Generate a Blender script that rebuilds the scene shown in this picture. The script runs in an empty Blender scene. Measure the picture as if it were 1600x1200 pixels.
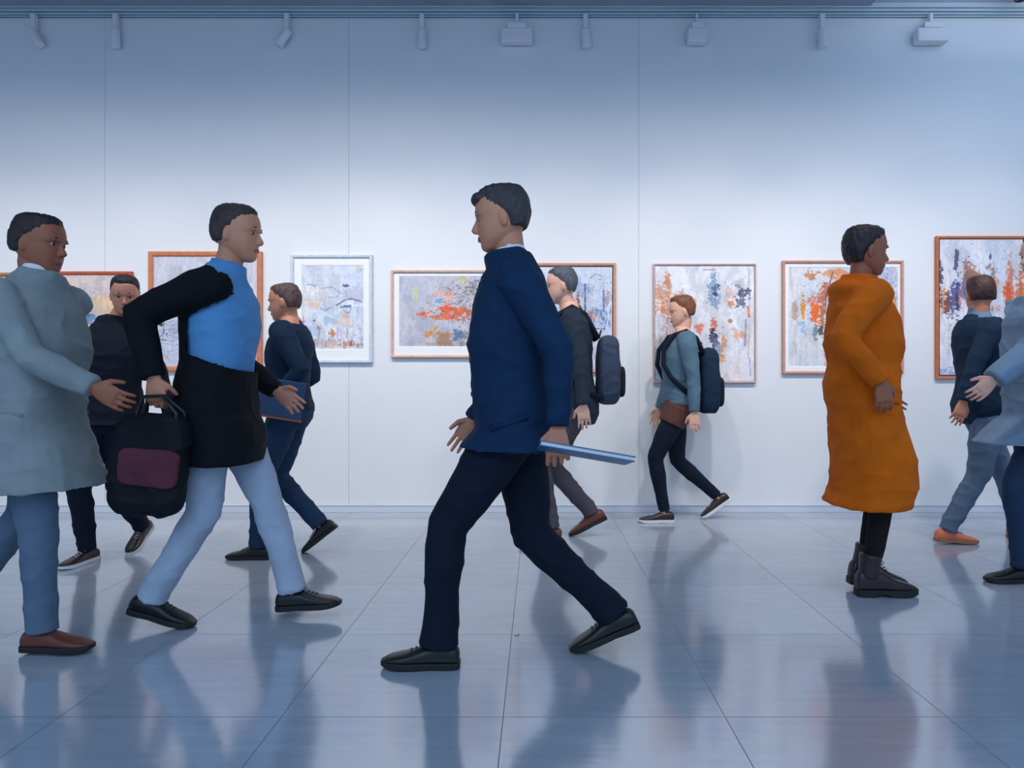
import bpy, math, random
import numpy as np
from mathutils import Vector, Matrix, noise

S = bpy.context.scene
COL = S.collection
# ------------------------------------------------------------------ camera
EYE = 1.035            # eye height above the floor (m)
FP = 1050.0            # focal length in pixels of a 1600 wide frame
VX, VY = 840.0, 600.0  # vanishing point of the depth lines (px)
cd = bpy.data.cameras.new('camera'); cam = bpy.data.objects.new('camera', cd); COL.objects.link(cam)
cam.location = (0, 0, EYE); cam.rotation_euler = (math.pi/2, 0, 0)
cd.sensor_width = 36; cd.lens = 36*FP/1600; cd.shift_x = -40/1600
cd.clip_start = .05; S.camera = cam
# ------------------------------------------------------------------ view, world, lamps
vs = S.view_settings; vs.view_transform = 'Standard'; vs.look = 'None'; vs.exposure = 0.0; vs.gamma = 1.0
vs.use_curve_mapping = False
W = bpy.data.worlds.new('world'); S.world = W; W.use_nodes = True
bg = W.node_tree.nodes['Background']; bg.inputs[0].default_value = (.38, .56, .80, 1); bg.inputs[1].default_value = 1.06

DW = 5.434             # distance of the picture wall
def at(px, py, d): return ((px-VX)*d/FP, d, EYE-(py-VY)*d/FP)

def lamp(name, loc, aim, power, size, blend, col=(1, 1, 1), radius=.08):
    l = bpy.data.lights.new(name, 'SPOT'); l.energy = power; l.spot_size = math.radians(size); l.spot_blend = blend
    l.color = col; l.shadow_soft_size = radius
    o = bpy.data.objects.new(name, l); COL.objects.link(o); o.location = loc
    o.rotation_euler = (Vector(aim)-Vector(loc)).to_track_quat('-Z', 'Y').to_euler()
    return o
SPOTS = [(-40, 1), (140, .9), (320, .85), (520, 1.15), (690, 1.0), (885, .9), (1100, 1.2), (1315, 1.15), (1540, 1.0)]
SPOT_Y, SPOT_Z = 3.05, 3.80
SPOT_P = 86
for px, k in SPOTS:
    X, _, Z = at(px, 430, DW)
    lamp('spot_lamp', (X, SPOT_Y+.10, SPOT_Z-.13), (X, DW, 1.15), SPOT_P*k*.95, 60, 1.0, (1.0, .88, .75))
    lamp('flood_lamp', (X, SPOT_Y+.12, SPOT_Z-.11), (X, DW-.1, .75), SPOT_P*k*.62, 106, 1.0, (.95, .90, .86))
# broad cool fill added far behind the viewer to brighten the hall
ar = bpy.data.lights.new('cool_fill', 'AREA'); ar.shape = 'RECTANGLE'; ar.size = 9; ar.size_y = 3; ar.energy = 130; ar.color = (.55, .75, 1)
aro = bpy.data.objects.new('cool_fill', ar); COL.objects.link(aro); aro.location = (0, -3.2, 4.4)
aro.rotation_euler = (math.radians(35), 0, 0)

# unseen uplight added above the frame to brighten the pale ceiling field
ul = bpy.data.lights.new('ceiling_fill', 'AREA'); ul.shape = 'RECTANGLE'; ul.size = 2.2; ul.size_y = .3; ul.energy = 16; ul.color = (.8, .9, 1)
ulo = bpy.data.objects.new('ceiling_fill', ul); COL.objects.link(ulo); ulo.location = (4.2, 4.3, 3.62); ulo.rotation_euler = (math.pi, 0, 0)

# ------------------------------------------------------------------ helpers
def lin(c):
    return tuple((v/12.92 if v <= .04045 else ((v+.055)/1.055)**2.4) for v in (x/255 for x in c))
_m = {}
def mat(name, rgb, rough=.6, metal=0, bump=0, bscale=200, vary=0, vscale=6, spec=.5, sheen=0):
    if name in _m: return _m[name]
    m = bpy.data.materials.new(name); m.use_nodes = True; nt = m.node_tree; b = nt.nodes['Principled BSDF']
    c = lin(rgb); b.inputs['Base Color'].default_value = (*c, 1)
    b.inputs['Roughness'].default_value = rough; b.inputs['Metallic'].default_value = metal
    b.inputs['Specular IOR Level'].default_value = spec
    if sheen: b.inputs['Sheen Weight'].default_value = sheen
    tc = nt.nodes.new('ShaderNodeTexCoord')
    if vary:
        n = nt.nodes.new('ShaderNodeTexNoise'); n.inputs['Scale'].default_value = vscale; n.inputs['Detail'].default_value = 5
        nt.links.new(tc.outputs['Object'], n.inputs['Vector'])
        r = nt.nodes.new('ShaderNodeValToRGB')
        r.color_ramp.elements[0].position = .3; r.color_ramp.elements[1].position = .7
        r.color_ramp.elements[0].color = (*[v*(1-vary) for v in c], 1); r.color_ramp.elements[1].color = (*[min(1, v*(1+vary)) for v in c], 1)
        nt.links.new(n.outputs['Fac'], r.inputs[0]); nt.links.new(r.outputs[0], b.inputs['Base Color'])
    if bump:
        n = nt.nodes.new('ShaderNodeTexNoise'); n.inputs['Scale'].default_value = bscale; n.inputs['Detail'].default_value = 3
        nt.links.new(tc.outputs['Object'], n.inputs['Vector'])
        bp = nt.nodes.new('ShaderNodeBump'); bp.inputs['Strength'].default_value = bump; bp.inputs['Distance'].default_value = .002
        nt.links.new(n.outputs['Fac'], bp.inputs['Height']); nt.links.new(bp.outputs[0], b.inputs['Normal'])
    _m[name] = m; return m

class MB:
    def __init__(s): s.v = []; s.f = []
    def loft(s, rings, cap=True, closed=False):
        n = len(rings[0]); b = len(s.v)
        for r in rings: s.v += [tuple(p) for p in r]
        m = len(rings)
        for i in range(m if closed else m-1):
            for j in range(n):
                a = b+i*n+j; c = b+i*n+(j+1) % n; i2 = (i+1) % m
                s.f.append((a, c, b+i2*n+(j+1) % n, b+i2*n+j))
        if cap and not closed:
            s.f.append(tuple(b+j for j in reversed(range(n)))); s.f.append(tuple(b+(m-1)*n+j for j in range(n)))
    def box(s, lo, hi):
        x0, y0, z0 = lo; x1, y1, z1 = hi
        b = len(s.v)
        s.v += [(x0, y0, z0), (x1, y0, z0), (x1, y1, z0), (x0, y1, z0), (x0, y0, z1), (x1, y0, z1), (x1, y1, z1), (x0, y1, z1)]
        for f in ((0, 3, 2, 1), (4, 5, 6, 7), (0, 1, 5, 4), (1, 2, 6, 5), (2, 3, 7, 6), (3, 0, 4, 7)): s.f.append(tuple(b+i for i in f))
    def tube(s, pts, radii, n=12, hint=None, flat=1.0):
        """tube through pts; flat scales the radius along the frame's second axis"""
        pts = [Vector(p) for p in pts]
        if not hasattr(radii, '__len__'): radii = [radii]*len(pts)
        up = Vector(hint) if hint is not None else Vector((.13, .97, .2))
        R = []
        for i, p in enumerate(pts):
            t = (pts[min(i+1, len(pts)-1)]-pts[max(i-1, 0)]).normalized()
            a = (up-t*up.dot(t))
            if a.length < 1e-4: a = Vector((1, 0, 0))-t*t.x
            a.normalize(); b2 = t.cross(a)
            R.append([p+a*math.cos(2*math.pi*j/n)*radii[i]*flat+b2*math.sin(2*math.pi*j/n)*radii[i] for j in range(n)])
        s.loft(R)
    def ball(s, c, r, M=None, n=14):
        c = Vector(c)
        if not hasattr(r, '__len__'): r = (r, r, r)
        R = []
        for i in range(n//2+1):
            ph = math.pi*(i+.12)/(n//2+.24); ring = []
            for j in range(n):
                th = 2*math.pi*j/n
                p = Vector((math.sin(ph)*math.cos(th)*r[0], math.sin(ph)*math.sin(th)*r[1], -math.cos(ph)*r[2]))
                ring.append(c+((M @ p) if M is not None else p))
            R.append(ring)
        s.loft(R)
    def mesh(s, name):
        me = bpy.data.meshes.new(name); me.from_pydata(s.v, [], s.f); me.update(); return me

def put(name, me, m=None, parent=None, smooth=False, bevel=0):
    if isinstance(me, MB): me = me.mesh(name)
    o = bpy.data.objects.new(name, me); COL.objects.link(o)
    if m is not None: me.materials.append(m)
    if parent is not None: o.parent = parent
    if smooth: me.polygons.foreach_set('use_smooth', [True]*len(me.polygons))
    if bevel:
        bv = o.modifiers.new('bevel', 'BEVEL'); bv.width = bevel; bv.segments = 2; bv.limit_method = 'ANGLE'; bv.angle_limit = .7
    return o
def empty(name, loc, label=None, cat=None, group=None, rz=0):
    o = bpy.data.objects.new(name, None); COL.objects.link(o); o.location = loc; o.rotation_euler = (0, 0, rz); o.empty_display_size = .1
    if label: o['label'] = label
    if cat: o['category'] = cat
    if group: o['group'] = group
    return o
def struct(o): o['kind'] = 'structure'; return o

def weld(mb, voxel, smooth=3, fac=.5):
    """union of the closed lofts as one continuous surface"""
    me = mb.mesh('tmp'); o = bpy.data.objects.new('tmp', me); COL.objects.link(o)
    r = o.modifiers.new('r', 'REMESH'); r.mode = 'VOXEL'; r.voxel_size = voxel
    if smooth:
        sm = o.modifiers.new('s', 'SMOOTH'); sm.factor = fac; sm.iterations = smooth
    dg = bpy.context.evaluated_depsgraph_get(); dg.update()
    out = bpy.data.meshes.new_from_object(o.evaluated_get(dg))
    bpy.data.objects.remove(o); bpy.data.meshes.remove(me)
    out.polygons.foreach_set('use_smooth', [True]*len(out.polygons))
    return out

# ------------------------------------------------------------------ floor
def floor_material():
    m = bpy.data.materials.new('polished floor tiles'); m.use_nodes = True; nt = m.node_tree; L = nt.links
    b = nt.nodes['Principled BSDF']; tc = nt.nodes.new('ShaderNodeTexCoord'); sp = nt.nodes.new('ShaderNodeSeparateXYZ')
    L.new(tc.outputs['Object'], sp.inputs[0])
    def mth(op, a, b2=None, c=None):
        n = nt.nodes.new('ShaderNodeMath'); n.operation = op
        for i, v in enumerate((a, b2, c)):
            if v is None: continue
            if isinstance(v, (int, float)): n.inputs[i].default_value = v
            else: L.new(v, n.inputs[i])
        return n.outputs[0]
    T = .69
    u = mth('DIVIDE', mth('ADD', sp.outputs[0], .107+T*20), T); v = mth('DIVIDE', mth('ADD', sp.outputs[1], -2.779+T*20), T)
    def joint(t):
        f = mth('FRACT', t); d = mth('MINIMUM', f, mth('SUBTRACT', 1, f)); return mth('LESS_THAN', d, .0022)
    j = mth('MAXIMUM', joint(u), joint(v))
    cb = nt.nodes.new('ShaderNodeCombineXYZ'); L.new(mth('FLOOR', u), cb.inputs[0]); L.new(mth('FLOOR', v), cb.inputs[1])
    wn = nt.nodes.new('ShaderNodeTexWhiteNoise'); wn.noise_dimensions = '3D'; L.new(cb.outputs[0], wn.inputs['Vector'])
    mp = nt.nodes.new('ShaderNodeMapping'); mp.inputs['Scale'].default_value = (1.2, 9, 1); L.new(tc.outputs['Object'], mp.inputs[0])
    ns = nt.nodes.new('ShaderNodeTexNoise'); ns.inputs['Scale'].default_value = 3.0; ns.inputs['Detail'].default_value = 7; L.new(mp.outputs[0], ns.inputs['Vector'])
    tone = mth('ADD', mth('MULTIPLY', wn.outputs['Value'], .22), mth('MULTIPLY', ns.outputs['Fac'], .5))
    cr = nt.nodes.new('ShaderNodeValToRGB'); cr.color_ramp.elements[0].position = .15; cr.color_ramp.elements[1].position = .6
    cr.color_ramp.elements[0].color = (*lin((156, 168, 182)), 1); cr.color_ramp.elements[1].color = (*lin((178, 188, 202)), 1)
    L.new(tone, cr.inputs[0])
    mx = nt.nodes.new('ShaderNodeMix'); mx.data_type = 'RGBA'; L.new(j, mx.inputs['Factor']); L.new(cr.outputs[0], mx.inputs['A'])
    mx.inputs['B'].default_value = (*lin((60, 78, 98)), 1); L.new(mx.outputs['Result'], b.inputs['Base Color'])
    rr = mth('MULTIPLY_ADD', ns.outputs['Fac'], .10, .08); L.new(mth('MAXIMUM', rr, mth('MULTIPLY', j, .6)), b.inputs['Roughness'])
    b.inputs['IOR'].default_value = 3.0
    bp = nt.nodes.new('ShaderNodeBump'); bp.inputs['Strength'].default_value = .10; bp.inputs['Distance'].default_value = .002
    mp2 = nt.nodes.new('ShaderNodeMapping'); mp2.inputs['Scale'].default_value = (1, 14, 1); L.new(tc.outputs['Object'], mp2.inputs[0])
    n2 = nt.nodes.new('ShaderNodeTexNoise'); n2.inputs['Scale'].default_value = 3; n2.inputs['Detail'].default_value = 4; L.new(mp2.outputs[0], n2.inputs['Vector'])
    L.new(mth('SUBTRACT', n2.outputs['Fac'], mth('MULTIPLY', j, 1.0)), bp.inputs['Height']); L.new(bp.outputs[0], b.inputs['Normal'])
    return m
mb = MB(); mb.box((-7.2, -5, -.12), (7.2, DW+.15, 0)); struct(put('floor', mb, floor_material()))
# ------------------------------------------------------------------ picture wall in tall panels with open joints
wallm = mat('white wall paint', (226, 230, 236), .55, bump=.15, bscale=60, vary=.015, vscale=1.5)
seams = [-7.2]+[(p-VX)*DW/FP for p in (-255, 164, 545, 998)]+[7.2]
ZT = EYE+(VY-20)*DW/FP
mb = MB(); g = .0012
for a, b in zip(seams[:-1], seams[1:]): mb.box((a+g, DW, -.02), (b-g, DW+.03, 4.4))
mb.box((-7.2, DW+.012, -.02), (7.2, DW+.14, 4.4))
struct(put('wall_back', mb, wallm, bevel=0))
for nm, x in (('wall_left', -7.2), ('wall_right', 7.2)):
    mb = MB(); mb.box((min(x, x*1.02), -5, 0), (max(x, x*1.02), DW+.14, 4.4)); struct(put(nm, mb, wallm))
# skirting: upper bead and face
mb = MB(); mb.box((-7.2, DW-.016, 0), (7.2, DW, .052)); mb.box((-7.2, DW-.021, .052), (7.2, DW, .060))
struct(put('baseboard_back', mb, mat('skirting paint', (205, 214, 228), .35), bevel=.002))
# ceiling soffit (dark, over most of the room) and the pale ceiling field at the right
ZC = 4.062
XE = (1355-VX)*DW/FP
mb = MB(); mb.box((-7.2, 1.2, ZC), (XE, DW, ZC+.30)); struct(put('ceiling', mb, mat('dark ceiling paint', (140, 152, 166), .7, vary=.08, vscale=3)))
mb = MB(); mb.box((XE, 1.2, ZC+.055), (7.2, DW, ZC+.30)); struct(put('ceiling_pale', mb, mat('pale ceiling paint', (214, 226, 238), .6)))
# aluminium rail along the head of the wall
rail = mat('brushed rail', (196, 214, 226), .35, .25)
mb = MB()
z0 = EYE+(VY-28)*DW/FP; z1 = ZC
h = z1-z0
for a, b, dp in ((0, .15, .018), (.22, .40, .034), (.50, .78, .046), (.84, 1.0, .060)):
    mb.box((-7.2, DW-dp, z0+h*a), (7.2, DW, z0+h*b))
struct(put('trim_1', mb, rail, bevel=.002))
mb = MB(); mb.box((-7.2, DW-.012, z0), (7.2, DW-.001, z1)); struct(put('trim_2', mb, mat('rail groove', (70, 90, 110), .5)))

# ------------------------------------------------------------------ pictures
rng = np.random.RandomState(7)
def vnoise(h, w, fy, fx, octs=3):
    out = np.zeros((h, w)); amp = 1; tot = 0
    for o in range(octs):
        gy = max(2, int(fy*2**o)+2); gx = max(2, int(fx*2**o)+2); G = rng.rand(gy, gx)
        y = np.linspace(0, gy-1.001, h); x = np.linspace(0, gx-1.001, w)
        yi = y.astype(int); xi = x.astype(int); ty = (y-yi)[:, None]; tx = (x-xi)[None]
        ty = ty*ty*(3-2*ty); tx = tx*tx*(3-2*tx)
        out += amp*((G[yi][:, xi]*(1-tx)+G[yi][:, xi+1]*tx)*(1-ty)+(G[yi+1][:, xi]*(1-tx)+G[yi+1][:, xi+1]*tx)*ty); tot += amp; amp *= .55
    return out/tot
class Art:
    """an abstract picture painted stroke by stroke on a fine grid; coordinates are those of the picture's own corner system"""
    def __init__(s, x0, y0, x1, y1, base, n=250):
        s.x0, s.y0, s.x1, s.y1 = x0, y0, x1, y1
        s.w = int(n*min(1, (x1-x0)/(y1-y0))) ; s.h = int(s.w*(y1-y0)/(x1-x0))
        s.X, s.Y = np.meshgrid(np.linspace(x0, x1, s.w), np.linspace(y0, y1, s.h))
        s.C = np.zeros((s.h, s.w, 3)); s.C[:] = base
    def finish(s):
        n = (vnoise(s.h, s.w, 14, 50, 3)-.5)*.08+(vnoise(s.h, s.w, 90, 90, 1)-.5)*.08
        m = vnoise(s.h, s.w, 5, 9, 4)
        s.C = s.C*(1+n[..., None])*(1-.07*np.clip((m-.5)/.1, 0, 1)[..., None])
    def put(s, a, c): s.C = s.C*(1-a[..., None])+np.array(c, float)*a[..., None]
    def wash(s, c1, amp, fy=4, fx=4, thr=.5, soft=.15):
        n = vnoise(s.h, s.w, fy, fx, 4); s.put(np.clip((n-thr)/soft, 0, 1)*amp, c1)
    def blob(s, cx, cy, rx, ry, c, a=.9, ragged=.5, soft=.25, f=12, fy=None, dry=0):
        n = vnoise(s.h, s.w, fy or f, f, 3)
        n2 = vnoise(s.h, s.w, 70, 45, 2)
        r = np.sqrt(((s.X-cx)/rx/1.12)**2+((s.Y-cy)/ry/1.12)**2)+(n-.5)*3.6*ragged+(n2-.5)*1.5
        k = np.clip((1-r)/soft, 0, 1)*a
        if dry: k = k*np.clip((vnoise(s.h, s.w, (fy or f)*3, f*3, 2)-dry)/.15+.5, 0, 1)
        s.put(k, c)
    def line(s, pts, w, c, a=.9, dry=0, rag=.5):
        n = vnoise(s.h, s.w, 40, 40, 2); D = np.full(s.X.shape, 1e9)
        for (ax, ay), (bx, by) in zip(pts[:-1], pts[1:]):
            dx, dy = bx-ax, by-ay; q = np.clip(((s.X-ax)*dx+(s.Y-ay)*dy)/(dx*dx+dy*dy+1e-6), 0, 1)
            D = np.minimum(D, np.hypot(s.X-ax-q*dx, s.Y-ay-q*dy))
        k = np.clip((w*(1+(n-.5)*2*rag)-D)/(w*.4+.25), 0, 1)*a
        if dry: k = k*(vnoise(s.h, s.w, 30, 30, 2) > dry)
        s.put(k, c)
    def streaks(s, x0, y0, x1, y1, cols, n, w=(.4, 1.2), l=(8, 40), a=.6, ang=90, jit=6, seed=1):
        R = random.Random(seed)
        for i in range(n):
            x = R.uniform(x0, x1); y = R.uniform(y0, y1); L = R.uniform(*l); t = math.radians(ang+R.uniform(-jit, jit)); c = R.choice(cols)
            ex, ey = x+math.cos(t)*L, y+math.sin(t)*L; ww = R.uniform(*w)
            # local window only
            px = (s.x1-s.x0)/s.w; py = (s.y1-s.y0)/s.h
            i0 = max(0, int((min(x, ex)-2*ww-s.x0)/px)); i1 = min(s.w, int((max(x, ex)+2*ww-s.x0)/px)+2)
            j0 = max(0, int((min(y, ey)-2*ww-s.y0)/py)); j1 = min(s.h, int((max(y, ey)+2*ww-s.y0)/py)+2)
            if i1 <= i0 or j1 <= j0: continue
            Xw = s.X[j0:j1, i0:i1]; Yw = s.Y[j0:j1, i0:i1]; dx, dy = ex-x, ey-y
            q = np.clip(((Xw-x)*dx+(Yw-y)*dy)/(dx*dx+dy*dy+1e-6), 0, 1); D = np.hypot(Xw-x-q*dx, Yw-y-q*dy)
            k = (np.clip((ww*(1-.6*q)-D)/(ww*.5+.15), 0, 1)*a*R.uniform(.5, 1))[..., None]
            s.C[j0:j1, i0:i1] = s.C[j0:j1, i0:i1]*(1-k)+np.array(c, float)*k
    def specks(s, x0, y0, x1, y1, cols, n, r=(.4, 1.3), a=.8, seed=2):
        s.streaks(x0, y0, x1, y1, cols, n, r, (.3, 2.4), a, 0, 180, seed)

paintm = bpy.data.materials.new('painted canvas'); paintm.use_nodes = True
_nt = paintm.node_tree; _b = _nt.nodes['Principled BSDF']; _a = _nt.nodes.new('ShaderNodeVertexColor'); _a.layer_name = 'paint'
_nt.links.new(_a.outputs[0], _b.inputs['Base Color']); _b.inputs['Roughness'].default_value = .5
_n = _nt.nodes.new('ShaderNodeTexNoise'); _n.inputs['Scale'].default_value = 90; _n.inputs['Detail'].default_value = 6
_tc = _nt.nodes.new('ShaderNodeTexCoord'); _nt.links.new(_tc.outputs['Object'], _n.inputs['Vector'])
_bp = _nt.nodes.new('ShaderNodeBump'); _bp.inputs['Strength'].default_value = .35; _bp.inputs['Distance'].default_value = .003
_nt.links.new(_n.outputs['Fac'], _bp.inputs['Height']); _nt.links.new(_bp.outputs[0], _b.inputs['Normal'])

def canvas(art, yoff, parent, d=DW, name='canvas'):
    """grid mesh carrying the paint colours"""
    art.finish(); h, w = art.h, art.w
    xs = (art.X-VX)*d/FP; zs = EYE-(art.Y-VY)*d/FP
    co = np.stack([xs, np.full_like(xs, d-yoff), zs], -1).reshape(-1, 3)-np.array(parent.location)
    i = np.arange((h-1)*(w-1)); r = i//(w-1); c = i % (w-1); a = r*w+c
    F = np.stack([a, a+w, a+w+1, a+1], -1)
    me = bpy.data.meshes.new(name); me.vertices.add(h*w); me.vertices.foreach_set('co', co.astype('f').ravel())
    me.loops.add(F.size); me.loops.foreach_set('vertex_index', F.ravel().astype('i'))
    me.polygons.add(len(F)); me.polygons.foreach_set('loop_start', np.arange(0, F.size, 4, dtype='i'))
    me.update(calc_edges=True)
    C = np.clip(art.C, 0, 255)/255; C = np.where(C <= .04045, C/12.92, ((C+.055)/1.055)**2.4)
    ca = me.color_attributes.new('paint', 'FLOAT_COLOR', 'POINT')
    ca.data.foreach_set('color', np.concatenate([C.reshape(-1, 3), np.ones((h*w, 1))], 1).astype('f').ravel())
    o = bpy.data.objects.new(name, me); COL.objects.link(o); me.materials.append(paintm); o.parent = parent
    return o

def framed(box, fw, fcol, label, art=None, mat_in=0, depth=.035, metal=0, lip=.012):
    x0, y0, x1, y1 = box; k = DW/FP
    X0, _, Z1 = at(x0, y0, DW); X1, _, Z0 = at(x1, y1, DW); w = fw*k
    e = empty('framed_painting', ((X0+X1)/2, DW, Z0), label, 'painting', 'framed paintings along the wall')
    cx = (X0+X1)/2
    fm = mat('frame %d %d %d' % fcol, fcol, .38, metal, vary=.12, vscale=25)
    mb = MB(); hx = (X1-X0)/2; H = Z1-Z0
    # mitred moulding: a profile swept round the rectangle
    prof = [(0, 0), (0, depth*.9), (w*.18, depth), (w*.7, depth*.96), (w, depth*.72), (w, 0)]
    R = []
    for (sx, sz) in ((-1, 0), (1, 0), (1, 1), (-1, 1)):
        R.append([Vector((sx*(hx-u), -t-.001, (H-u if sz else u))) for u, t in prof])
    mb.loft([R[0], R[1], R[2], R[3]], closed=True)
    put('frame', mb, fm, e)
    if mat_in:
        iw = w; ow = mat_in*k
        mb = MB(); ydep = depth*.45
        R = []
        ax0, ax1 = (art.x0-x0)*k-hx+.003, (art.x1-x0)*k-hx-.003; az1, az0 = H-(art.y0-y0)*k-.003, H-(art.y1-y0)*k+.003
        for (sx, sz) in ((-1, 0), (1, 0), (1, 1), (-1, 1)):
            ox = sx*(hx-w*.8); oz = H-w*.8 if sz else w*.8; qx = ax1 if sx > 0 else ax0; qz = az1 if sz else az0
            R.append([Vector((ox, -ydep, oz)), Vector((ox, -ydep-.002, oz)), Vector((qx+sx*.004, -ydep-.002, qz+(.004 if sz else -.004))), Vector((qx, -ydep+.001, qz)), Vector((qx, -ydep+.003, qz))])
        mb.loft(R, closed=True); put('mount', mb, mat('mount board', (238, 240, 244), .7), e)
        canvas(art, ydep-.0015, e)
    else:
        canvas(art, depth*.6, e)
    mb = MB(); mb.box((-hx+.004, -.006, .004), (hx-.004, -.001, H-.004)); put('backing', mb, mat('backing board', (120, 110, 100), .8), e)
    return e
WD = (196, 112, 70)   # copper-toned wood
# leftmost, cut by the edge of the picture
a = Art(-115, 433, 17, 549, (196, 182, 172)); a.wash((225, 205, 185), .8, 3, 3, .5); a.wash((150, 150, 165), .6, 4, 3, .6)
a.streaks(-100, 440, 17, 540, [(160, 170, 195), (214, 180, 150), (235, 225, 215)], 260, (.6, 2.2), (8, 40), .5, 80, 25)
a.blob(8, 498, 12, 12, (96, 80, 96), .9, .4, .3, 14); a.blob(2, 503, 8, 8, (170, 80, 60), .8, .5, .3, 14); a.line([(-30, 525), (14, 531)], .7, (110, 100, 110))
framed((-122, 427, 24, 556), 5.5, (176, 124, 92), 'framed canvas at the far left edge of the photo, cut off, beyond the grey-coated walker', a)
# second
a = Art(86, 430, 202, 545, (205, 196, 204))
a.wash((225, 210, 195), .7, 3, 2, .45); a.blob(150, 475, 60, 10, (238, 205, 165), .75, .5, .5, 6, 14); a.blob(180, 470, 30, 9, (240, 200, 150), .8, .4, .4, 6, 12)
a.blob(115, 440, 30, 7, (232, 205, 170), .7, .5, .5, 6); a.blob(105, 500, 22, 38, (214, 190, 165), .8, .3, .4, 6); a.blob(175, 487, 34, 7, (232, 200, 160), .8, .4, .4, 6, 14)
a.streaks(90, 434, 200, 470, [(190, 190, 210), (225, 220, 228), (238, 214, 190)], 160, (.5, 1.6), (10, 40), .5, 8, 14)
a.blob(128, 485, 16, 15, (165, 172, 205), .8, .5, .3, 10); a.blob(132, 496, 14, 7, (70, 95, 145), .85, .6, .3, 14); a.blob(142, 499, 10, 7, (90, 135, 180), .85, .5, .3, 12)
a.blob(117, 459, 4.2, 4, (160, 70, 95), .95, .3, .3, 20); a.blob(115, 450, 4, 2, (70, 70, 100), .8, .4); a.line([(94, 455), (100, 463), (108, 468), (114, 476)], 1.6, (80, 95, 115), .8, .4)
a.line([(112, 468), (126, 472), (140, 474)], .7, (60, 70, 110), .8); a.line([(124, 490), (140, 496)], 1.2, (170, 110, 90)); a.specks(95, 450, 150, 500, [(60, 70, 100), (110, 140, 190), (240, 235, 235)], 130)
a.streaks(90, 500, 200, 542, [(200, 180, 165), (170, 160, 170), (110, 120, 150)], 120, (.5, 1.6), (8, 26), .4, 60, 40); a.blob(200, 440, 5, 12, (90, 120, 150), .7, .5)
framed((80, 425, 209, 550), 5.2, (190, 88, 56), 'landscape-shaped canvas in a copper frame, warm sand tones with blue dabs', a)
# third: large, drawings on grey-white
a = Art(242, 401, 404, 573, (206, 206, 220))
a.wash((226, 224, 232), .8, 4, 6, .5); a.streaks(244, 402, 402, 480, [(186, 190, 212), (228, 226, 234), (200, 176, 186)], 240, (.5, 1.8), (12, 50), .35, 90, 4)
a.blob(292, 446, 9, 5, (70, 75, 100), .85, .7, .3, 22); a.line([(266, 446), (270, 442), (276, 444), (280, 441)], 1.1, (50, 58, 86)); a.blob(290, 442, 5, 4, (90, 95, 120), .8, .5)
a.blob(308, 457, 5, 8, (120, 80, 90), .85, .3, .3, 24); a.line([(303, 448), (313, 449), (311, 466), (303, 465), (303, 448)], .8, (90, 50, 60)); a.line([(302, 466), (300, 478), (303, 490)], .6, (80, 70, 90))
a.blob(284, 465, 2.5, 9, (200, 120, 120), .6, .6, .4, 14); a.blob(250, 460, 3, 12, (200, 160, 170), .4, .6)
a.blob(320, 535, 95, 42, (172, 186, 214), .55, .15, .3, 6); a.line([(244, 494), (330, 492), (400, 500)], .7, (70, 100, 150), .8)
for i in range(5):
    R = random.Random(i); a.line([(246+j*9, 505+i*11+R.uniform(-2.5, 2.5)+2*math.sin(j*1.7+i)) for j in range(17)], .5, (50, 58, 90), .75, .35)
a.line([(250, 500), (254, 507), (258, 500), (258, 520), (250, 530), (262, 532)], .8, (44, 48, 76)); a.blob(253, 508, 2.4, 2.4, (30, 34, 60), .9, .3); a.specks(246, 500, 300, 535, [(44, 46, 70), (80, 90, 140)], 120)
a.line([(384, 440), (380, 470), (378, 488), (384, 486), (388, 478), (380, 476)], .8, (60, 80, 130)); a.line([(388, 452), (392, 470), (384, 466), (389, 450)], .7, (60, 80, 130))
a.line([(368, 540), (376, 550), (378, 562)], 1, (150, 110, 110)); a.specks(330, 540, 402, 570, [(60, 80, 120), (190, 200, 225)], 90)
framed((235, 394, 411, 580), 7.5, (204, 124, 84), 'large square canvas in a wide copper frame with small scribbled drawings on grey', a)
# fourth: white frame with mount
a = Art(472, 415, 569, 546, (214, 222, 236))
a.wash((232, 232, 238), .8, 12, 2, .5); a.wash((188, 204, 228), .6, 14, 2, .58)
a.streaks(474, 417, 566, 500, [(196, 210, 230), (232, 234, 240), (178, 196, 224), (236, 222, 216)], 220, (.5, 1.8), (10, 40), .5, 2, 10)
a.blob(490, 455, 15, 8, (240, 238, 236), .85, .4, .3, 8, 16); a.line([(480, 445), (488, 445), (494, 448)], .8, (100, 130, 170)); a.line([(505, 451), (520, 449), (532, 458), (528, 464), (514, 465)], 1, (130, 162, 200), .8, .3)
a.blob(495, 470, 20, 3, (232, 196, 180), .8, .5, .4, 8, 18); a.blob(490, 478, 8, 4, (234, 190, 172), .7, .5); a.blob(541, 447, 5, 1.6, (50, 90, 150), .9, .3)
a.blob(556, 460, 18, 12, (190, 190, 215), .8, .5, .3, 8); a.line([(527, 477), (540, 469), (548, 467), (564, 471)], 1.4, (74, 108, 160), .85, .3); a.blob(541, 479, 7, 2.4, (62, 100, 156), .9, .4, .3, 12)
a.line([(502, 482), (508, 486), (518, 481)], .9, (80, 120, 170)); a.line([(538, 486), (546, 490), (550, 480)], .8, (80, 110, 160)); a.blob(543, 495, 6, 5, (232, 180, 164), .8, .5); a.blob(540, 504, 16, 4, (234, 210, 196), .8, .5, .4, 8, 16)
a.blob(492, 501, 2.2, 2.2, (206, 60, 70), .95, .3); a.blob(475, 500, 1.5, 5, (214, 110, 110), .8, .4); a.blob(515, 500, 10, 5, (150, 182, 216), .7, .6); a.blob(485, 515, 16, 10, (160, 186, 220), .6, .5)
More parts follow.
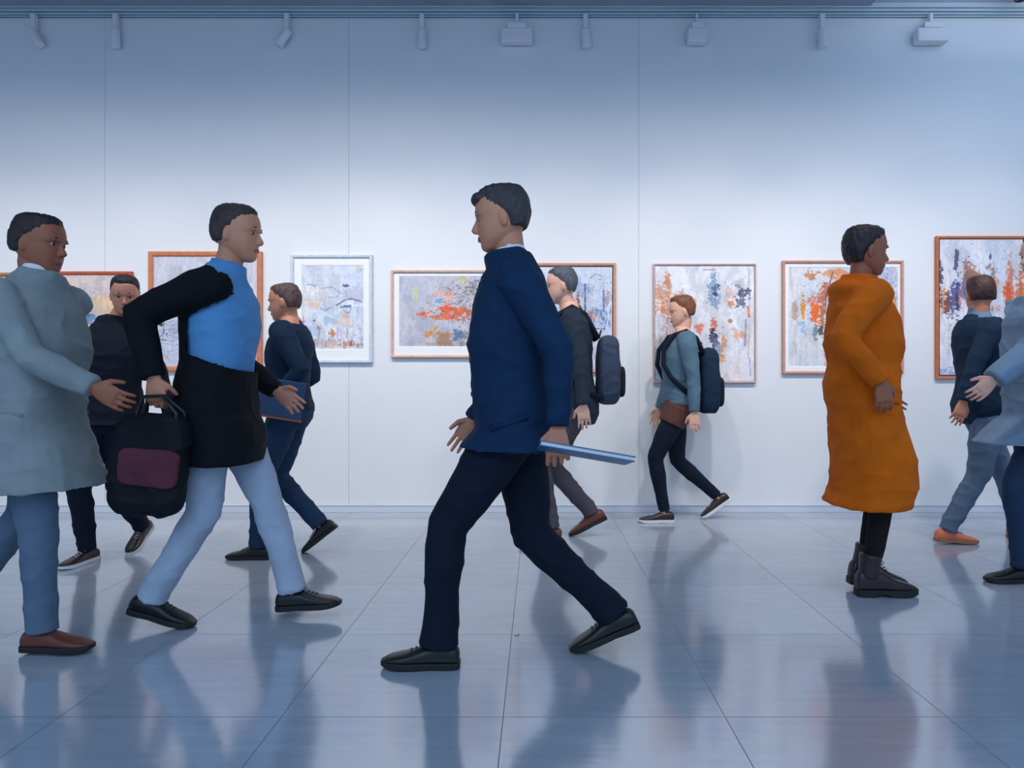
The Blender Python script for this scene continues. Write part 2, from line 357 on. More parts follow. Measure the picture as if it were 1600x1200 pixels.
a.blob(520, 522, 4, 6, (206, 124, 90), .9, .5, .3, 16); a.line([(528, 513), (528, 528)], 1, (214, 130, 100)); a.line([(543, 513), (543, 528)], 1, (206, 110, 90)); a.blob(535, 520, 6, 7, (196, 200, 226), .8, .4)
a.blob(485, 534, 12, 4, (206, 122, 86), .85, .8, .3, 20); a.blob(540, 538, 20, 5, (210, 130, 100), .75, .8, .3, 22); a.blob(512, 538, 14, 5, (224, 190, 176), .8, .5); a.line([(499, 512), (500, 530)], .5, (120, 110, 90)); a.blob(499, 513, 3, 3, (190, 130, 80), .8, .7)
a.streaks(474, 528, 568, 540, [(70, 70, 90), (190, 100, 70), (110, 120, 140)], 90, (.4, .9), (3, 9), .8, 90, 12); a.specks(550, 500, 568, 540, [(90, 110, 150), (230, 230, 235)], 70)
framed((456, 399, 583, 567), 5, (206, 214, 226), 'white-framed picture with a white mount and pale blue abstract strokes', a, mat_in=16)
# fifth
a = Art(624, 432, 783, 542, (196, 196, 210))
a.wash((178, 186, 206), .7, 3, 8, .5); a.streaks(626, 432, 780, 520, [(180, 190, 210), (210, 206, 214), (190, 184, 196)], 260, (.5, 1.6), (10, 44), .4, 90, 4)
a.blob(651, 458, 3.6, 12, (196, 206, 140), .9, .3, .3, 12); a.blob(683, 459, 7, 4, (230, 190, 178), .8, .4); a.blob(703, 463, 12, 6, (236, 176, 160), .9, .5, .25, 9); a.blob(687, 470, 6, 4, (90, 160, 214), .9, .4)
a.blob(664, 491, 9, 4.5, (236, 104, 44), .98, .45, .2, 14); a.blob(697, 481, 13, 6, (240, 92, 38), .98, .55, .2, 16); a.blob(700, 493, 13, 5, (230, 92, 52), .92, .6, .25, 16); a.blob(688, 498, 10, 4, (226, 120, 80), .8, .8, .25, 20)
a.blob(717, 487, 16, 5, (220, 100, 50), .85, .9, .25, 24); a.blob(735, 495, 14, 10, (196, 92, 56), .85, 1.0, .25, 26, None, .45); a.blob(730, 462, 22, 14, (130, 112, 104), .7, 1.0, .2, 30, None, .5)
a.blob(748, 447, 14, 10, (110, 100, 110), .75, 1.0, .2, 30, None, .5); a.blob(726, 440, 6, 8, (200, 196, 130), .6, .8); a.blob(683, 512, 5, 3, (236, 140, 60), .9, .5); a.blob(669, 524, 6, 3.2, (236, 146, 50), .95, .5)
a.blob(688, 522, 16, 4, (206, 142, 72), .9, .6); a.blob(697, 532, 14, 7, (176, 130, 100), .8, .7, .3, 14); a.blob(718, 524, 8, 8, (80, 124, 156), .85, .6); a.blob(735, 528, 14, 9, (140, 130, 136), .75, .9, .25, 22)
a.blob(764, 500, 16, 30, (150, 140, 150), .6, .7, .3, 12); a.blob(692, 537, 30, 2, (170, 120, 90), .5, .6)
a.specks(700, 440, 778, 538, [(70, 70, 90), (196, 100, 60), (220, 220, 226), (70, 110, 150), (140, 100, 80)], 620, (.4, 1.1)); a.specks(660, 470, 720, 500, [(250, 150, 60), (170, 50, 40), (240, 220, 210), (70, 60, 90)], 130)
a.specks(626, 434, 700, 540, [(160, 160, 180), (220, 216, 220)], 160)
framed((612, 423, 795, 559), 4.2, (216, 178, 160), 'wide canvas in a pale wood frame with an orange burst on grey', a, mat_in=11)
# sixth
a = Art(812, 418, 956, 577, (206, 214, 232))
a.wash((224, 228, 238), .8, 4, 4, .5); a.blob(905, 450, 14, 16, (140, 160, 200), .6, .7, .3, 12); a.line([(891, 440), (896, 452), (890, 466), (898, 470)], 1.3, (56, 70, 120), .8, .3)
a.line([(914, 445), (914, 520)], 1.7, (60, 80, 120), .85, .2); a.blob(904, 490, 4.5, 26, (140, 70, 54), .85, .6, .3, 12, 4); a.blob(914, 510, 10, 12, (70, 58, 80), .8, .9, .3, 20)
a.blob(938, 495, 14, 26, (110, 146, 204), .7, .7, .3, 12); a.blob(932, 495, 8, 6, (226, 186, 176), .8, .6); a.blob(922, 500, 6, 12, (196, 120, 96), .7, .8); a.line([(943, 455), (943, 505)], 1.8, (60, 90, 160), .8, .35)
a.blob(948, 470, 3, 14, (170, 110, 100), .5, .6); a.streaks(915, 480, 954, 512, [(80, 110, 180), (230, 230, 240), (60, 64, 100)], 120, (.4, 1.2), (3, 12), .7, 90, 20)
a.specks(890, 430, 955, 515, [(60, 90, 160), (236, 236, 240), (110, 150, 190)], 260); a.line([(920, 436), (930, 428), (940, 432)], .8, (60, 150, 160)); a.blob(935, 545, 30, 26, (198, 206, 224), .7, .5)
a.streaks(814, 420, 900, 570, [(190, 202, 224), (226, 228, 238), (150, 170, 205)], 220, (.6, 2), (10, 40), .5, 85, 12); a.line([(925, 514), (945, 514)], 1, (56, 60, 90))
framed((806, 412, 962, 582), 4.6, (206, 150, 124), 'light wood framed canvas with blue and rust marks behind the man in navy', a)
# seventh
a = Art(1023, 416, 1177, 595, (226, 228, 238))
a.wash((238, 238, 244), .8, 4, 4, .45)
a.blob(1027, 465, 5, 22, (222, 140, 104), .7, .5, .3, 10, 6); a.blob(1043, 443, 5, 14, (214, 140, 96), .9, .5, .25, 12, 6); a.blob(1036, 460, 7, 10, (222, 160, 120), .8, .5); a.blob(1036, 484, 4.5, 9, (230, 120, 60), .9, .4)
a.blob(1056, 478, 22, 18, (196, 140, 118), .75, .45, .25, 14, None); a.blob(1067, 480, 6, 14, (150, 96, 70), .85, .5, .25, 8, 4); a.blob(1084, 474, 4, 6, (230, 166, 116), .9, .3); a.blob(1085, 512, 10, 5, (232, 120, 104), .8, .7)
a.blob(1050, 504, 12, 9, (170, 150, 176), .6, .9, .3, 24); a.blob(1114, 455, 8, 22, (120, 152, 194), .85, .45, .3, 14); a.blob(1116, 450, 5, 7, (50, 90, 140), .9, .8, .3, 28); a.blob(1117, 460, 3, 4, (20, 50, 96), .9, .5)
a.blob(1112, 473, 10, 4, (150, 170, 200), .7, .6); a.blob(1113, 507, 7, 9, (222, 110, 84), .9, .6, .3, 18); a.blob(1113, 530, 7, 14, (34, 34, 66), .95, .35, .25, 10); a.blob(1120, 545, 8, 12, (130, 140, 176), .7, .8, .3, 26)
a.line([(1105, 500), (1104, 560), (1116, 568), (1128, 556)], 1.6, (232, 222, 226), .9); a.blob(1128, 545, 4.5, 22, (224, 150, 84), .92, .4, .25, 10, 5); a.blob(1126, 562, 5, 6, (220, 130, 70), .9, .6)
a.blob(1139, 460, 7, 12, (222, 186, 176), .85, .5); a.blob(1141, 475, 5, 4.5, (238, 130, 74), .95, .4); a.blob(1158, 458, 9, 12, (72, 76, 104), .92, .8, .25, 16); a.blob(1157, 474, 5, 8, (90, 94, 120), .85, .7); a.blob(1157, 444, 8, 5, (190, 190, 200), .7, .7)
a.blob(1140, 502, 12, 14, (244, 244, 248), .9, .3, .3, 10); a.blob(1140, 502, 3, 3, (190, 140, 96), .95, .5); a.blob(1154, 525, 8, 7, (240, 160, 110), .9, .5, .25, 10); a.blob(1147, 524, 5, 12, (228, 176, 156), .8, .6)
a.line([(1169, 420), (1170, 480)], 1, (150, 160, 196), .7); a.line([(1168, 480), (1169, 495)], 2.4, (236, 120, 60), .9); a.line([(1164, 500), (1163, 540)], 2.2, (130, 150, 196), .8); a.line([(1169, 500), (1168, 560)], 1, (230, 160, 120), .8); a.line([(1170, 560), (1171, 586)], 1.6, (150, 150, 190), .7)
a.blob(1092, 570, 12, 22, (150, 164, 200), .75, .5, .3, 16); a.blob(1098, 579, 5, 5, (150, 90, 60), .9, .8, .3, 26); a.line([(1100, 576), (1112, 577)], .9, (80, 80, 120)); a.blob(1033, 570, 10, 26, (150, 184, 226), .7, .6, .3, 16, 5)
a.streaks(1025, 500, 1060, 560, [(226, 160, 140), (180, 190, 220), (240, 240, 246)], 110, (.4, 1.4), (12, 50), .6, 90, 4); a.line([(1098, 422), (1116, 422)], .9, (180, 110, 120)); a.line([(1041, 540), (1042, 490)], .8, (200, 90, 100), .6)
a.specks(1026, 440, 1176, 590, [(240, 240, 246), (180, 190, 214), (220, 140, 110)], 260); a.blob(1140, 575, 28, 18, (234, 220, 224), .6, .5); a.streaks(1100, 430, 1170, 560, [(200, 208, 228), (246, 246, 250)], 90, (.5, 1.6), (12, 40), .5, 90, 4)
framed((1020, 413, 1180, 598), 2.6, (208, 176, 172), 'tall thin-framed canvas with white, orange and dark blotches behind the walker with backpack', a)
# eighth
a = Art(1231, 418, 1402, 573, (222, 222, 228))
a.wash((206, 218, 234), .7, 2, 8, .5); a.streaks(1236, 420, 1330, 570, [(190, 206, 228), (234, 234, 238), (214, 190, 180), (170, 196, 222)], 340, (.5, 1.8), (16, 60), .5, 90, 3)
a.blob(1267, 430, 7, 7, (200, 130, 90), .85, .7, .25, 18); a.blob(1290, 428, 9, 8, (222, 160, 116), .85, .7, .25, 14); a.blob(1312, 428, 14, 6, (232, 150, 104), .85, .6)
a.blob(1269, 470, 7, 14, (224, 128, 100), .8, .8, .3, 14, 5); a.blob(1254, 487, 3.4, 19, (240, 156, 50), .97, .35, .25, 14, 6); a.blob(1272, 492, 6, 16, (244, 104, 30), .98, .4, .2, 16, 8); a.blob(1240, 490, 4, 14, (200, 160, 140), .8, .6, .3, 10, 4)
a.blob(1287, 475, 6, 30, (190, 100, 66), .85, .7, .3, 14, 4); a.blob(1283, 495, 4, 18, (180, 110, 60), .8, .5, .3, 10, 4); a.line([(1300, 426), (1290, 460), (1288, 490)], 1.2, (120, 70, 50), .8, .2)
a.blob(1272, 520, 5, 12, (110, 132, 150), .8, .6, .3, 12, 4); a.blob(1281, 517, 3, 6, (60, 60, 66), .8, .8, .3, 22); a.blob(1253, 515, 5, 12, (150, 190, 224), .8, .5); a.blob(1292, 550, 8, 24, (206, 150, 130), .7, .5, .3, 8, 4)
a.blob(1380, 440, 22, 22, (176, 184, 212), .8, .4); a.specks(1350, 418, 1400, 470, [(60, 66, 110), (90, 100, 150), (150, 90, 90), (220, 224, 236)], 190)
a.blob(1375, 520, 26, 60, (206, 140, 96), .8, .45, .3, 10, 4); a.blob(1362, 455, 8, 22, (226, 140, 100), .85, .5, .3, 8, 4); a.blob(1396, 490, 6, 24, (232, 176, 110), .85, .4); a.blob(1376, 485, 10, 30, (196, 176, 190), .6, .7, .3, 12, 4)
a.streaks(1345, 450, 1400, 560, [(160, 90, 60), (224, 160, 120), (186, 190, 210), (120, 90, 80)], 200, (.5, 1.6), (12, 50), .6, 88, 8); a.specks(1250, 440, 1300, 520, [(120, 70, 60), (60, 70, 110), (236, 230, 230)], 160)
framed((1221, 408, 1409, 584), 4.2, (206, 150, 134), 'canvas of orange and ochre upright strokes behind the woman in the mustard coat', a, mat_in=8)
# ninth
a = Art(1466, 375, 1655, 586, (220, 222, 234))
a.wash((234, 234, 242), .8, 3, 5, .45); a.wash((184, 200, 226), .5, 2, 6, .6)
a.streaks(1468, 378, 1650, 560, [(196, 206, 228), (240, 240, 246), (214, 196, 196), (170, 186, 216)], 420, (.5, 1.8), (12, 60), .45, 90, 5)
a.blob(1492, 410, 3.2, 20, (76, 84, 120), .88, .6, .25, 14, 5); a.blob(1480, 425, 4, 6, (226, 180, 160), .7, .5); a.blob(1468, 465, 4, 28, (70, 64, 110), .85, .7, .3, 10, 4); a.blob(1472, 472, 4.5, 22, (232, 140, 60), .9, .45, .3, 10, 5)
a.blob(1479, 485, 5, 22, (110, 60, 66), .88, .5, .3, 10, 4); a.blob(1488, 468, 5, 26, (86, 84, 130), .88, .5, .3, 12, 4); a.blob(1494, 472, 4, 26, (56, 56, 110), .9, .5, .3, 12, 4); a.blob(1498, 470, 3, 14, (226, 150, 100), .8, .5)
a.blob(1504, 450, 7, 24, (100, 90, 140), .75, .9, .3, 20, 6); a.blob(1508, 465, 4, 12, (56, 60, 120), .85, .6); a.blob(1518, 440, 10, 26, (190, 120, 90), .75, .6, .3, 14, 5); a.blob(1530, 432, 22, 10, (150, 106, 84), .7, .9, .3, 24)
a.blob(1575, 450, 5, 40, (220, 130, 100), .8, .5, .3, 14, 4); a.blob(1572, 460, 7, 17, (236, 96, 46), .97, .4, .25, 14, 8); a.blob(1576, 425, 3, 22, (222, 140, 120), .8, .6, .3, 14, 4); a.blob(1592, 452, 7, 34, (224, 120, 74), .88, .6, .3, 12, 4); a.line([(1592, 440), (1591, 495)], 1.2, (206, 80, 50), .8)
a.blob(1612, 450, 6, 30, (190, 96, 60), .8, .6, .3, 10, 4); a.blob(1635, 470, 8, 26, (90, 84, 130), .8, .6, .3, 10, 4); a.blob(1578, 486, 3, 8, (214, 140, 140), .7, .5); a.blob(1553, 443, 4, 6, (226, 150, 80), .7, .5)
a.specks(1470, 380, 1600, 520, [(70, 74, 110), (240, 240, 246), (220, 150, 120), (150, 160, 190)], 340); a.blob(1560, 484, 20, 5, (226, 200, 190), .6, .6); a.specks(1536, 478, 1560, 486, [(56, 60, 96), (150, 70, 80)], 20, (1, 1.6))
a.blob(1545, 401, 2, 5, (70, 80, 120), .8, .4); a.blob(1520, 584, 60, 9, (150, 164, 214), .8, .35, .25, 10); a.blob(1502, 580, 7, 6, (46, 62, 104), .85, .4)
framed((1460, 370, 1660, 592), 4.0, (204, 116, 66), 'tallest canvas, thin copper frame, dark violet and orange strokes, at right edge', a)

# ------------------------------------------------------------------ pale spotlights under the rail
lm = mat('pale lamp housing', (226, 228, 236), .6)
def rail_spot(px, kind, tilt=0):
    X, _, Zr = at(px, 27, DW)
    e = empty('wall_spotlight', (X, DW-.05, Zr-.004), None, 'spotlight', None)
    k = DW/FP
    if kind == 'box':
        w = 24*k
        mb = MB(); mb.box((-.012, -.02, -.09), (.012, .02, 0)); put('stem', mb, lm, e, bevel=.003)
        mb = MB(); mb.box((-w, -.05, -.235), (w, .034, -.13)); mb.box((-w*.6, -.055, -.13), (w*.6, .03, -.085)); put('housing', mb, lm, e, bevel=.008)
    else:
        mb = MB(); mb.box((-.018, -.02, -.14), (.018, .02, 0)); put('stem', mb, lm, e, bevel=.003)
        mb = MB(); c = Vector((0, -.005, -.15)); dr = Vector((math.sin(tilt), .0, -math.cos(tilt)))
        mb.tube([c-dr*.03, c-dr*.02, c+dr*.10, c+dr*.115], [.026, .033, .036, .034], 20); put('housing', mb, lm, e, smooth=False, bevel=.002)
    return e
K = [(60, 'can', .5, 'pale cylinder spotlight under the rail nearest the left edge of the photo'),
     (187, 'can', 0, 'pale upright cylinder spotlight just right of the left wall joint'),
     (452, 'can', -.6, 'pale tilted cylinder spotlight high above the white-framed picture'),
     (661, 'can', 0, 'pale upright cylinder spotlight high above the orange-burst canvas'),
     (808, 'box', 0, 'wide pale box spotlight under the rail above the man in navy'),
     (914, 'can', .1, 'pale cylinder spotlight left of the right wall joint'),
     (1086, 'smallbox', 0, 'small pale box spotlight high above the tall thin-framed canvas'),
     (1280, 'can', .1, 'pale cylinder spotlight high above the ochre-stroke canvas'),
     (1448, 'box', 0, 'wide pale box spotlight near the right end of the rail')]
for px, kd, t, lb in K:
    e = rail_spot(px, 'box' if 'box' in kd else 'can', t); e['label'] = lb; e['group'] = 'pale spotlights under the wall rail'
    if kd == 'smallbox': e.scale = (.62, 1, 1)
# dark projector at the right end, under the pale ceiling
X, _, Z = at(1604, 8, 5.2)
e = empty('ceiling_spotlight', (X, 5.2, ZC+.055), 'black ceiling spotlight in the top right corner of the photo', 'spotlight')
mb = MB(); mb.box((-.02, -.02, -.05), (.02, .02, 0)); put('stem', mb, mat('black metal', (24, 28, 34), .4, .4), e)
mb = MB(); mb.tube([(.12, 0, -.03), (.09, 0, -.035), (-.05, 0, -.075), (-.07, 0, -.08)], [.03, .05, .052, .046], 20); put('housing', mb, _m['black metal'], e)
mb = MB(); mb.tube([(-.0705, 0, -.0802), (-.074, 0, -.081)], [.034, .034], 20); put('lens', mb, mat('lens glass', (120, 130, 140), .1), e)
# gallery track with its lamps, above the frame
e = empty('lighting_track', (0, SPOT_Y, ZC), 'black ceiling track running parallel to the picture wall', 'lighting track')
mb = MB(); mb.box((-4.9, -.02, -.035), (3.75, .02, 0)); put('rail', mb, _m['black metal'], e)
for px, k in SPOTS:
    mb = MB(); X = (px-VX)*DW/FP
    mb.box((X-.012, -.012, -.20), (X+.012, .012, -.034)); mb.tube([(X, -.08, -.14), (X, 0, -.2), (X, .075, -.30), (X, .079, -.305)], [.03, .045, .05, .052], 16)
    put('spot_head', mb, _m['black metal'], e)
# small metal stud set in the floor joint
X, Y, Z = (808-VX)*2.772/FP, 2.772, 0
mb = MB(); mb.tube([(0, 0, .0005), (0, 0, .003), (0, 0, .0042)], [.0105, .010, .006], 20)
o = put('floor_stud', mb, mat('steel stud', (200, 204, 208), .25, .9), smooth=True); o.location = (X, Y, 0)
o['label'] = 'small steel stud in the floor tile joint between the striding legs'; o['category'] = 'floor stud'

# ------------------------------------------------------------------ people
V = Vector
# head sections: height, front, back, half width (metres, adult head 0.235 high)
HEAD = [(.117, .015, -.035, .020), (.112, .040, -.060, .038), (.098, .066, -.084, .056), (.075, .083, -.099, .069), (.045, .091, -.106, .0755),
        (.018, .093, -.105, .0765), (.002, .086, -.101, .0755), (-.018, .086, -.094, .074), (-.040, .086, -.082, .0715), (-.060, .086, -.064, .066),
        (-.078, .083, -.040, .058), (-.094, .081, -.012, .047), (-.108, .074, .012, .036), (-.117, .062, .026, .022)]

def fr0(z): return .066
def frame_from(fwd, up):
    up = up.normalized(); fwd = (fwd-up*fwd.dot(up)).normalized(); l = up.cross(fwd)
    return fwd, l, up

def ikjoint(a, c, l1, l2, hint):
    d = c-a; D = d.length
    if D > (l1+l2)*.998: c = a+d*((l1+l2)*.998/D); d = c-a; D = d.length
    q = (l1*l1-l2*l2+D*D)/(2*D); h = math.sqrt(max(0, l1*l1-q*q)); u = d/D
    hp = hint-u*hint.dot(u); hp.normalize()
    return a+u*q+hp*h, c

def curve(p0, p1, p2, n1, n2):
    """points down a bent limb, the joint slightly rounded"""
    out = []
    for i in range(n1+1):
        t = i/n1; out.append(p0.lerp(p1, t))
    for i in range(1, n2+1): out.append(p1.lerp(p2, i/n2))
    j = out[n1]; out[n1] = j*.7+(out[n1-1]+out[n1+1])*.15
    return out

def interp(tab, t):
    for (a, va), (b, vb) in zip(tab[:-1], tab[1:]):
        if t <= b: q = (t-a)/(b-a); q = q*q*(3-2*q)*.5+q*.5; return va+(vb-va)*q
    return tab[-1][1]

def wrinkle(me, amp, seed=0, sc=(8, 8, 12), lim=None):
    n = len(me.vertices); co = np.empty(n*3, 'f'); me.vertices.foreach_get('co', co); co = co.reshape(-1, 3)
    no = np.array([v.normal[:] for v in me.vertices]); off = V((seed*3.7, seed*1.3, seed*7.1))
    d = np.empty(n)
    for i in range(n):
        p = V((co[i][0]*sc[0]*.8+co[i][2]*sc[2]*.45, co[i][1]*sc[1]*.8, co[i][2]*sc[2]*.85-co[i][0]*3))+off
        a = 1-abs(noise.noise(p))*2.2; b = noise.noise(p*.45)
        d[i] = max(0, a)**2*.9+b*.8-.35
    co += no*(d*amp*.95)[:, None]; me.vertices.foreach_set('co', co.astype('f').ravel()); me.update()

EYEW = mat('eye white', (150, 144, 140), .6); IRIS = mat('iris', (46, 32, 26), .45)
LACE = mat('laces', (70, 72, 80), .7)

def shoe_mesh(kind, k):
    """upper, sole and laces in shoe space: heel behind x=-.07, toe at x=.20, ankle over the origin"""
    S_ = {'low': [(-.076, .055, .020), (-.070, .075, .030), (-.050, .088, .036), (-.015, .092, .037), (.025, .088, .038), (.060, .074, .041), (.095, .060, .046), (.130, .050, .048), (.160, .044, .045), (.185, .037, .036), (.200, .028, .022), (.205, .022, .010)],
          'boot': [(-.070, .07, .018), (-.064, .095, .028), (-.050, .112, .035), (-.005, .116, .039), (.040, .110, .038), (.060, .100, .040), (.078, .088, .040), (.100, .072, .043), (.130, .060, .046), (.165, .050, .042), (.195, .040, .032), (.212, .030, .019), (.218, .022, .008)]}[kind]
    heel = .030 if kind == 'boot' else .020
    up = MB(); R = []
    for x, h, w in S_:
        ring = []
        sole = .016+max(0, (.05-x))*0
        for j in range(16):
            t = 2*math.pi*j/16; c, s = math.cos(t), math.sin(t)
            y = w*math.copysign(abs(c)**.75, c)
            z = sole+(h-sole)*(.5+.5*math.copysign(abs(s)**(.8 if s > 0 else .35), s))
            y *= (1-.42*max(0, s)**1.5*(h/.09 if h < .09 else 1)) if kind == 'low' else (1-.12*max(0, s)**1.5)
            ring.append(V((x, y, z+(.012 if kind == 'boot' else 0)))*k)
        R.append(ring)
    up.loft(R)
    if kind == 'boot': up.tube([V((-.012, 0, .07))*k, V((-.008, 0, .12))*k, V((-.003, 0, .160))*k, V((.002, 0, .190))*k, V((.003, 0, .198))*k], [.048*k, .047*k, .046*k, .053*k, .044*k], 20, flat=1.0)
    so = MB(); R = []
    top = heel if kind == 'boot' else .020
    for x, h, w in S_:
        z0 = 0 if (x < .01 or x > .05) else 0.002
        if kind == 'boot' and .0 < x < .07: z0 = .012
        if x > .15: z0 += (x-.15)*.16
        R.append([V((x*1.015, w*1.07*a, z))*k for a, z in ((-1, z0), (1, z0), (1.0, top+.004), (-1.0, top+.004))])
    so.loft(R)
    la = MB()
    rows = [(.045, .084, .020), (.062, .076, .020), (.079, .068, .021), (.096, .062, .021)] if kind == 'low' else [(.043, .160, .016), (.044, .138, .018), (.071, .117, .021), (.084, .105, .022), (.098, .093, .022)]
    for x, z, w in rows:
        la.tube([V((x, -w, z-.007))*k, V((x+.003, 0, z+.003))*k, V((x+.006, w, z-.007))*k], .0024*k, 6)
    x, z, w = rows[0]
    for s in (-1, 1): la.tube([V((x, 0, z+.004))*k, V((x-.004, s*.018, z+.012))*k, V((x+.006, s*.030, z-.002))*k, V((x+.004, s*.012, z+.003))*k], .002*k, 6)
    return up, so, la

def person(name_label, px, d, facing, H, pose, skin, hair, top, bottom, shoe, voxel=.0048, sole_z=0, extras=None, group=None):
    """facing: +1 walks towards picture right, -1 towards picture left, or an angle in radians"""
    k = H/1.78; s = FP/d
    X = (px-VX)/s
    ang = {1: 0.0, -1: math.pi}.get(facing, facing); sg = facing if facing in (1, -1) else 1
    e = empty('person', (X, d, 0), name_label, 'person', group, ang)
    def P(q, l=0):      # a point seen at picture position q -> local metres
        dd = (d+sg*l*k)/FP
        return V((sg*((q[0]-VX)*dd-X), l*k, EYE-(q[1]-VY)*dd))
    f0 = V((1, 0, 0)); Lx = V((0, 1, 0))
    hipc = P(pose['pelvis']); neck = P(pose['neck']); headc = P(pose['head'], pose.get('head_l', 0))
    if facing not in (1, -1):
        hipc = V((0, 0, hipc.z)); lean = pose.get('lean', 0); neck = V((lean, 0, neck.z)); headc = V((lean+.02, pose.get('head_l', 0), headc.z))
    up = (neck-hipc).normalized(); F, L, U = frame_from(f0, up)
    torso_len = (neck-hipc).length; tk = torso_len/.57
    tw = pose.get('twist', 0)
    def sp(t, fo=0, lo=0): return hipc+U*(t*tk)+F*fo*k+L*lo*k
    fem = pose.get('fem', 0)
    TS = [(-.12, .10, .085, 0), (-.06, .155, .112, -.01), (.0, .166+.006*fem, .118, -.012), (.08, .152, .108, -.004), (.17, .138-.012*fem, .100, .004), (.27, .150-.012*fem, .112+.008*fem, .006), (.36, .162-.010*fem, .122+.006*fem, .002),
          (.44, .158-.012*fem, .116, -.008), (.50, .135-.01*fem, .092, -.016), (.55, .090, .070, -.016), (.60, .058, .058, -.006)]
    def ringt(t, w, dp, fo, ease=0, dF=0, p=2.3, n=28):
        c = sp(t, fo+dF); R = []
        for j in range(n):
            a = 2*math.pi*j/n; ca, sa = math.cos(a), math.sin(a)
            R.append(c+F*((dp+ease)*k*math.copysign(abs(ca)**(2/p), ca))+L*((w+ease)*k*math.copysign(abs(sa)**(2/p), sa)))
        return R
    # ---- joints
    hips = [hipc+L*(.088*k*i)-U*.02 for i in (1, -1)]                      # left, right
    shs = [sp(.495, -.012+(-i)*tw, .175*i-.010*i*fem) for i in (1, -1)]
    thigh, shank, uarm, farm = .435*k, .425*k, .300*k, .262*k
    legs = []; feet = []
    for i, side in enumerate(('L', 'R')):
        q = pose['foot'+side]; l = (1 if i == 0 else -1)*pose.get('gait', .075)
        pitch = math.radians(q.get('pitch', 0))
        fz = q['z'] if 'z' in q else .195*k*max(0, math.sin(pitch))+.09*k*math.cos(pitch)+(.07*k*max(0, math.sin(-pitch)))+sole_z
        ank = V((q['f'] if 'f' in q else P((q['x'], 600), q.get('l', l)).x, (q.get('l', l))*k, fz))
        yaw = q.get('yaw', 0)
        kn, ank = ikjoint(hips[i], ank, thigh, shank, q.get('hint', V((1, .0, .1)) if True else None))
        legs.append((hips[i], kn, ank)); feet.append((ank, pitch, yaw))
    arms = []
    for i, side in enumerate(('L', 'R')):
        q = pose['hand'+side]; l = q.get('l', .24*(1 if i == 0 else -1))
        wr = V((q['f'], 0, q['zz'])) if 'f' in q else P((q['x'], q['y']), l); wr.y = l*k
        el, wr = ikjoint(shs[i], wr, uarm, farm, q.get('hint', V((-1, (.25 if i == 0 else -.25), -.35))))
        arms.append((shs[i], el, wr, q))
    # ---- head frame
    hy = pose.get('hyaw', 0); hp = pose.get('hpitch', 0)
    HM = Matrix.Rotation(hy, 3, 'Z') @ Matrix.Rotation(hp, 3, 'Y')
    hk = k*pose.get('hscale', 1.0)
    def hd(x, y, z): return headc+HM @ (V((x, y, z))*hk)
    # ---- body: one continuous skin
    mb = MB()
    R = []
    for z, fr, bk, w in reversed(HEAD):
        ring = []
        for j in range(36):
            a = 2*math.pi*j/36; ca, sa = math.cos(a), math.sin(a)
            x = (fr+bk)/2+(fr-bk)/2*math.copysign(abs(ca)**.86, ca); y = w*math.copysign(abs(sa)**.92, sa)
            if ca > 0:
                for s2 in (1, -1):        # eye sockets
                    g = math.exp(-((y-s2*.031)/.016)**2-((z-.002)/.013)**2); x -= .009*g
                x -= .004*math.exp(-((y)/.03)**2-((z+.082)/.010)**2)       # under the lip
                x += .004*math.exp(-(abs(y)/.022)**2-((z+.105)/.016)**2)   # chin
                x += .003*math.exp(-((abs(y)-.052)/.016)**2-((z+.022)/.018)**2)  # cheek bone
            ring.append(hd(x, y, z))
        R.append(ring)
    mb.loft(R)
    # nose, lips, ears, brow
    R = []
    for x, z, w, dp in ((.086, .012, .006, .006), (.094, -.006, .0075, .009), (.103, -.022, .010, .012), (.108, -.034, .0145, .013), (.101, -.044, .0135, .011), (.090, -.047, .008, .007)):
        R.append([hd(x-dp*.6+dp*math.cos(2*math.pi*j/12), w*math.sin(2*math.pi*j/12), z) for j in range(12)])
    mb.loft(R)
    for zc, ww, tt in ((-.0635, .022, .0055), (-.0725, .019, .006)):
        mb.ball(hd(.0845, 0, zc), (tt*1.4*hk, ww*hk, tt*hk), HM, 12)
    for s2 in (1, -1):
        mb.ball(hd(-.012, s2*.0765, -.012), (.018*hk, .0085*hk, .031*hk), HM @ Matrix.Rotation(.12, 3, 'Y') @ Matrix.Rotation(s2*-.35, 3, 'Z'), 14)
        mb.ball(hd(.083, s2*.031, .019), (.009*hk, .019*hk, .0055*hk), HM, 10)
    # neck
    nb = sp(.54, -.012); nm = hd(-.022, 0, -.075)
    mb.tube([nb-U*.03, nb.lerp(nm, .45), nm, hd(-.025, 0, -.02)], [.068*k*(1-.12*fem), .056*k*(1-.10*fem), .055*k*(1-.1*fem), .050*k], 20, hint=L)
    mb.loft([ringt(t, w, dp, fo) for t, w, dp, fo in TS])
    for i in (0, 1):
        si = 1 if i == 0 else -1
        a, b, c, q = arms[i]
        a0 = a-L*(si*.05*k)+U*.0
        pts = curve(a, b, c, 6, 7); tab = [(0, .056), (.12, .057), (.3, .049), (.46, .040), (.54, .041), (.66, .043), (.85, .031), (1, .0265)]
        mb.tube([a0]+pts, [.058*k]+[interp(tab, j/13)*k*(1-.1*fem) for j in range(len(pts))], 16)
        # hand
        dr = (c-b).normalized()
        if 'hdir' in q: dr = (dr+V(q['hdir'])).normalized()
        nrm = V(q.get('palm', (0, -si, 0)))
        th = V(q.get('thumb', (1, 0, .2)))
        nrm = (nrm-dr*nrm.dot(dr)).normalized(); sd = dr.cross(nrm)
        if sd.dot(th) < 0: sd = -sd
        R = []
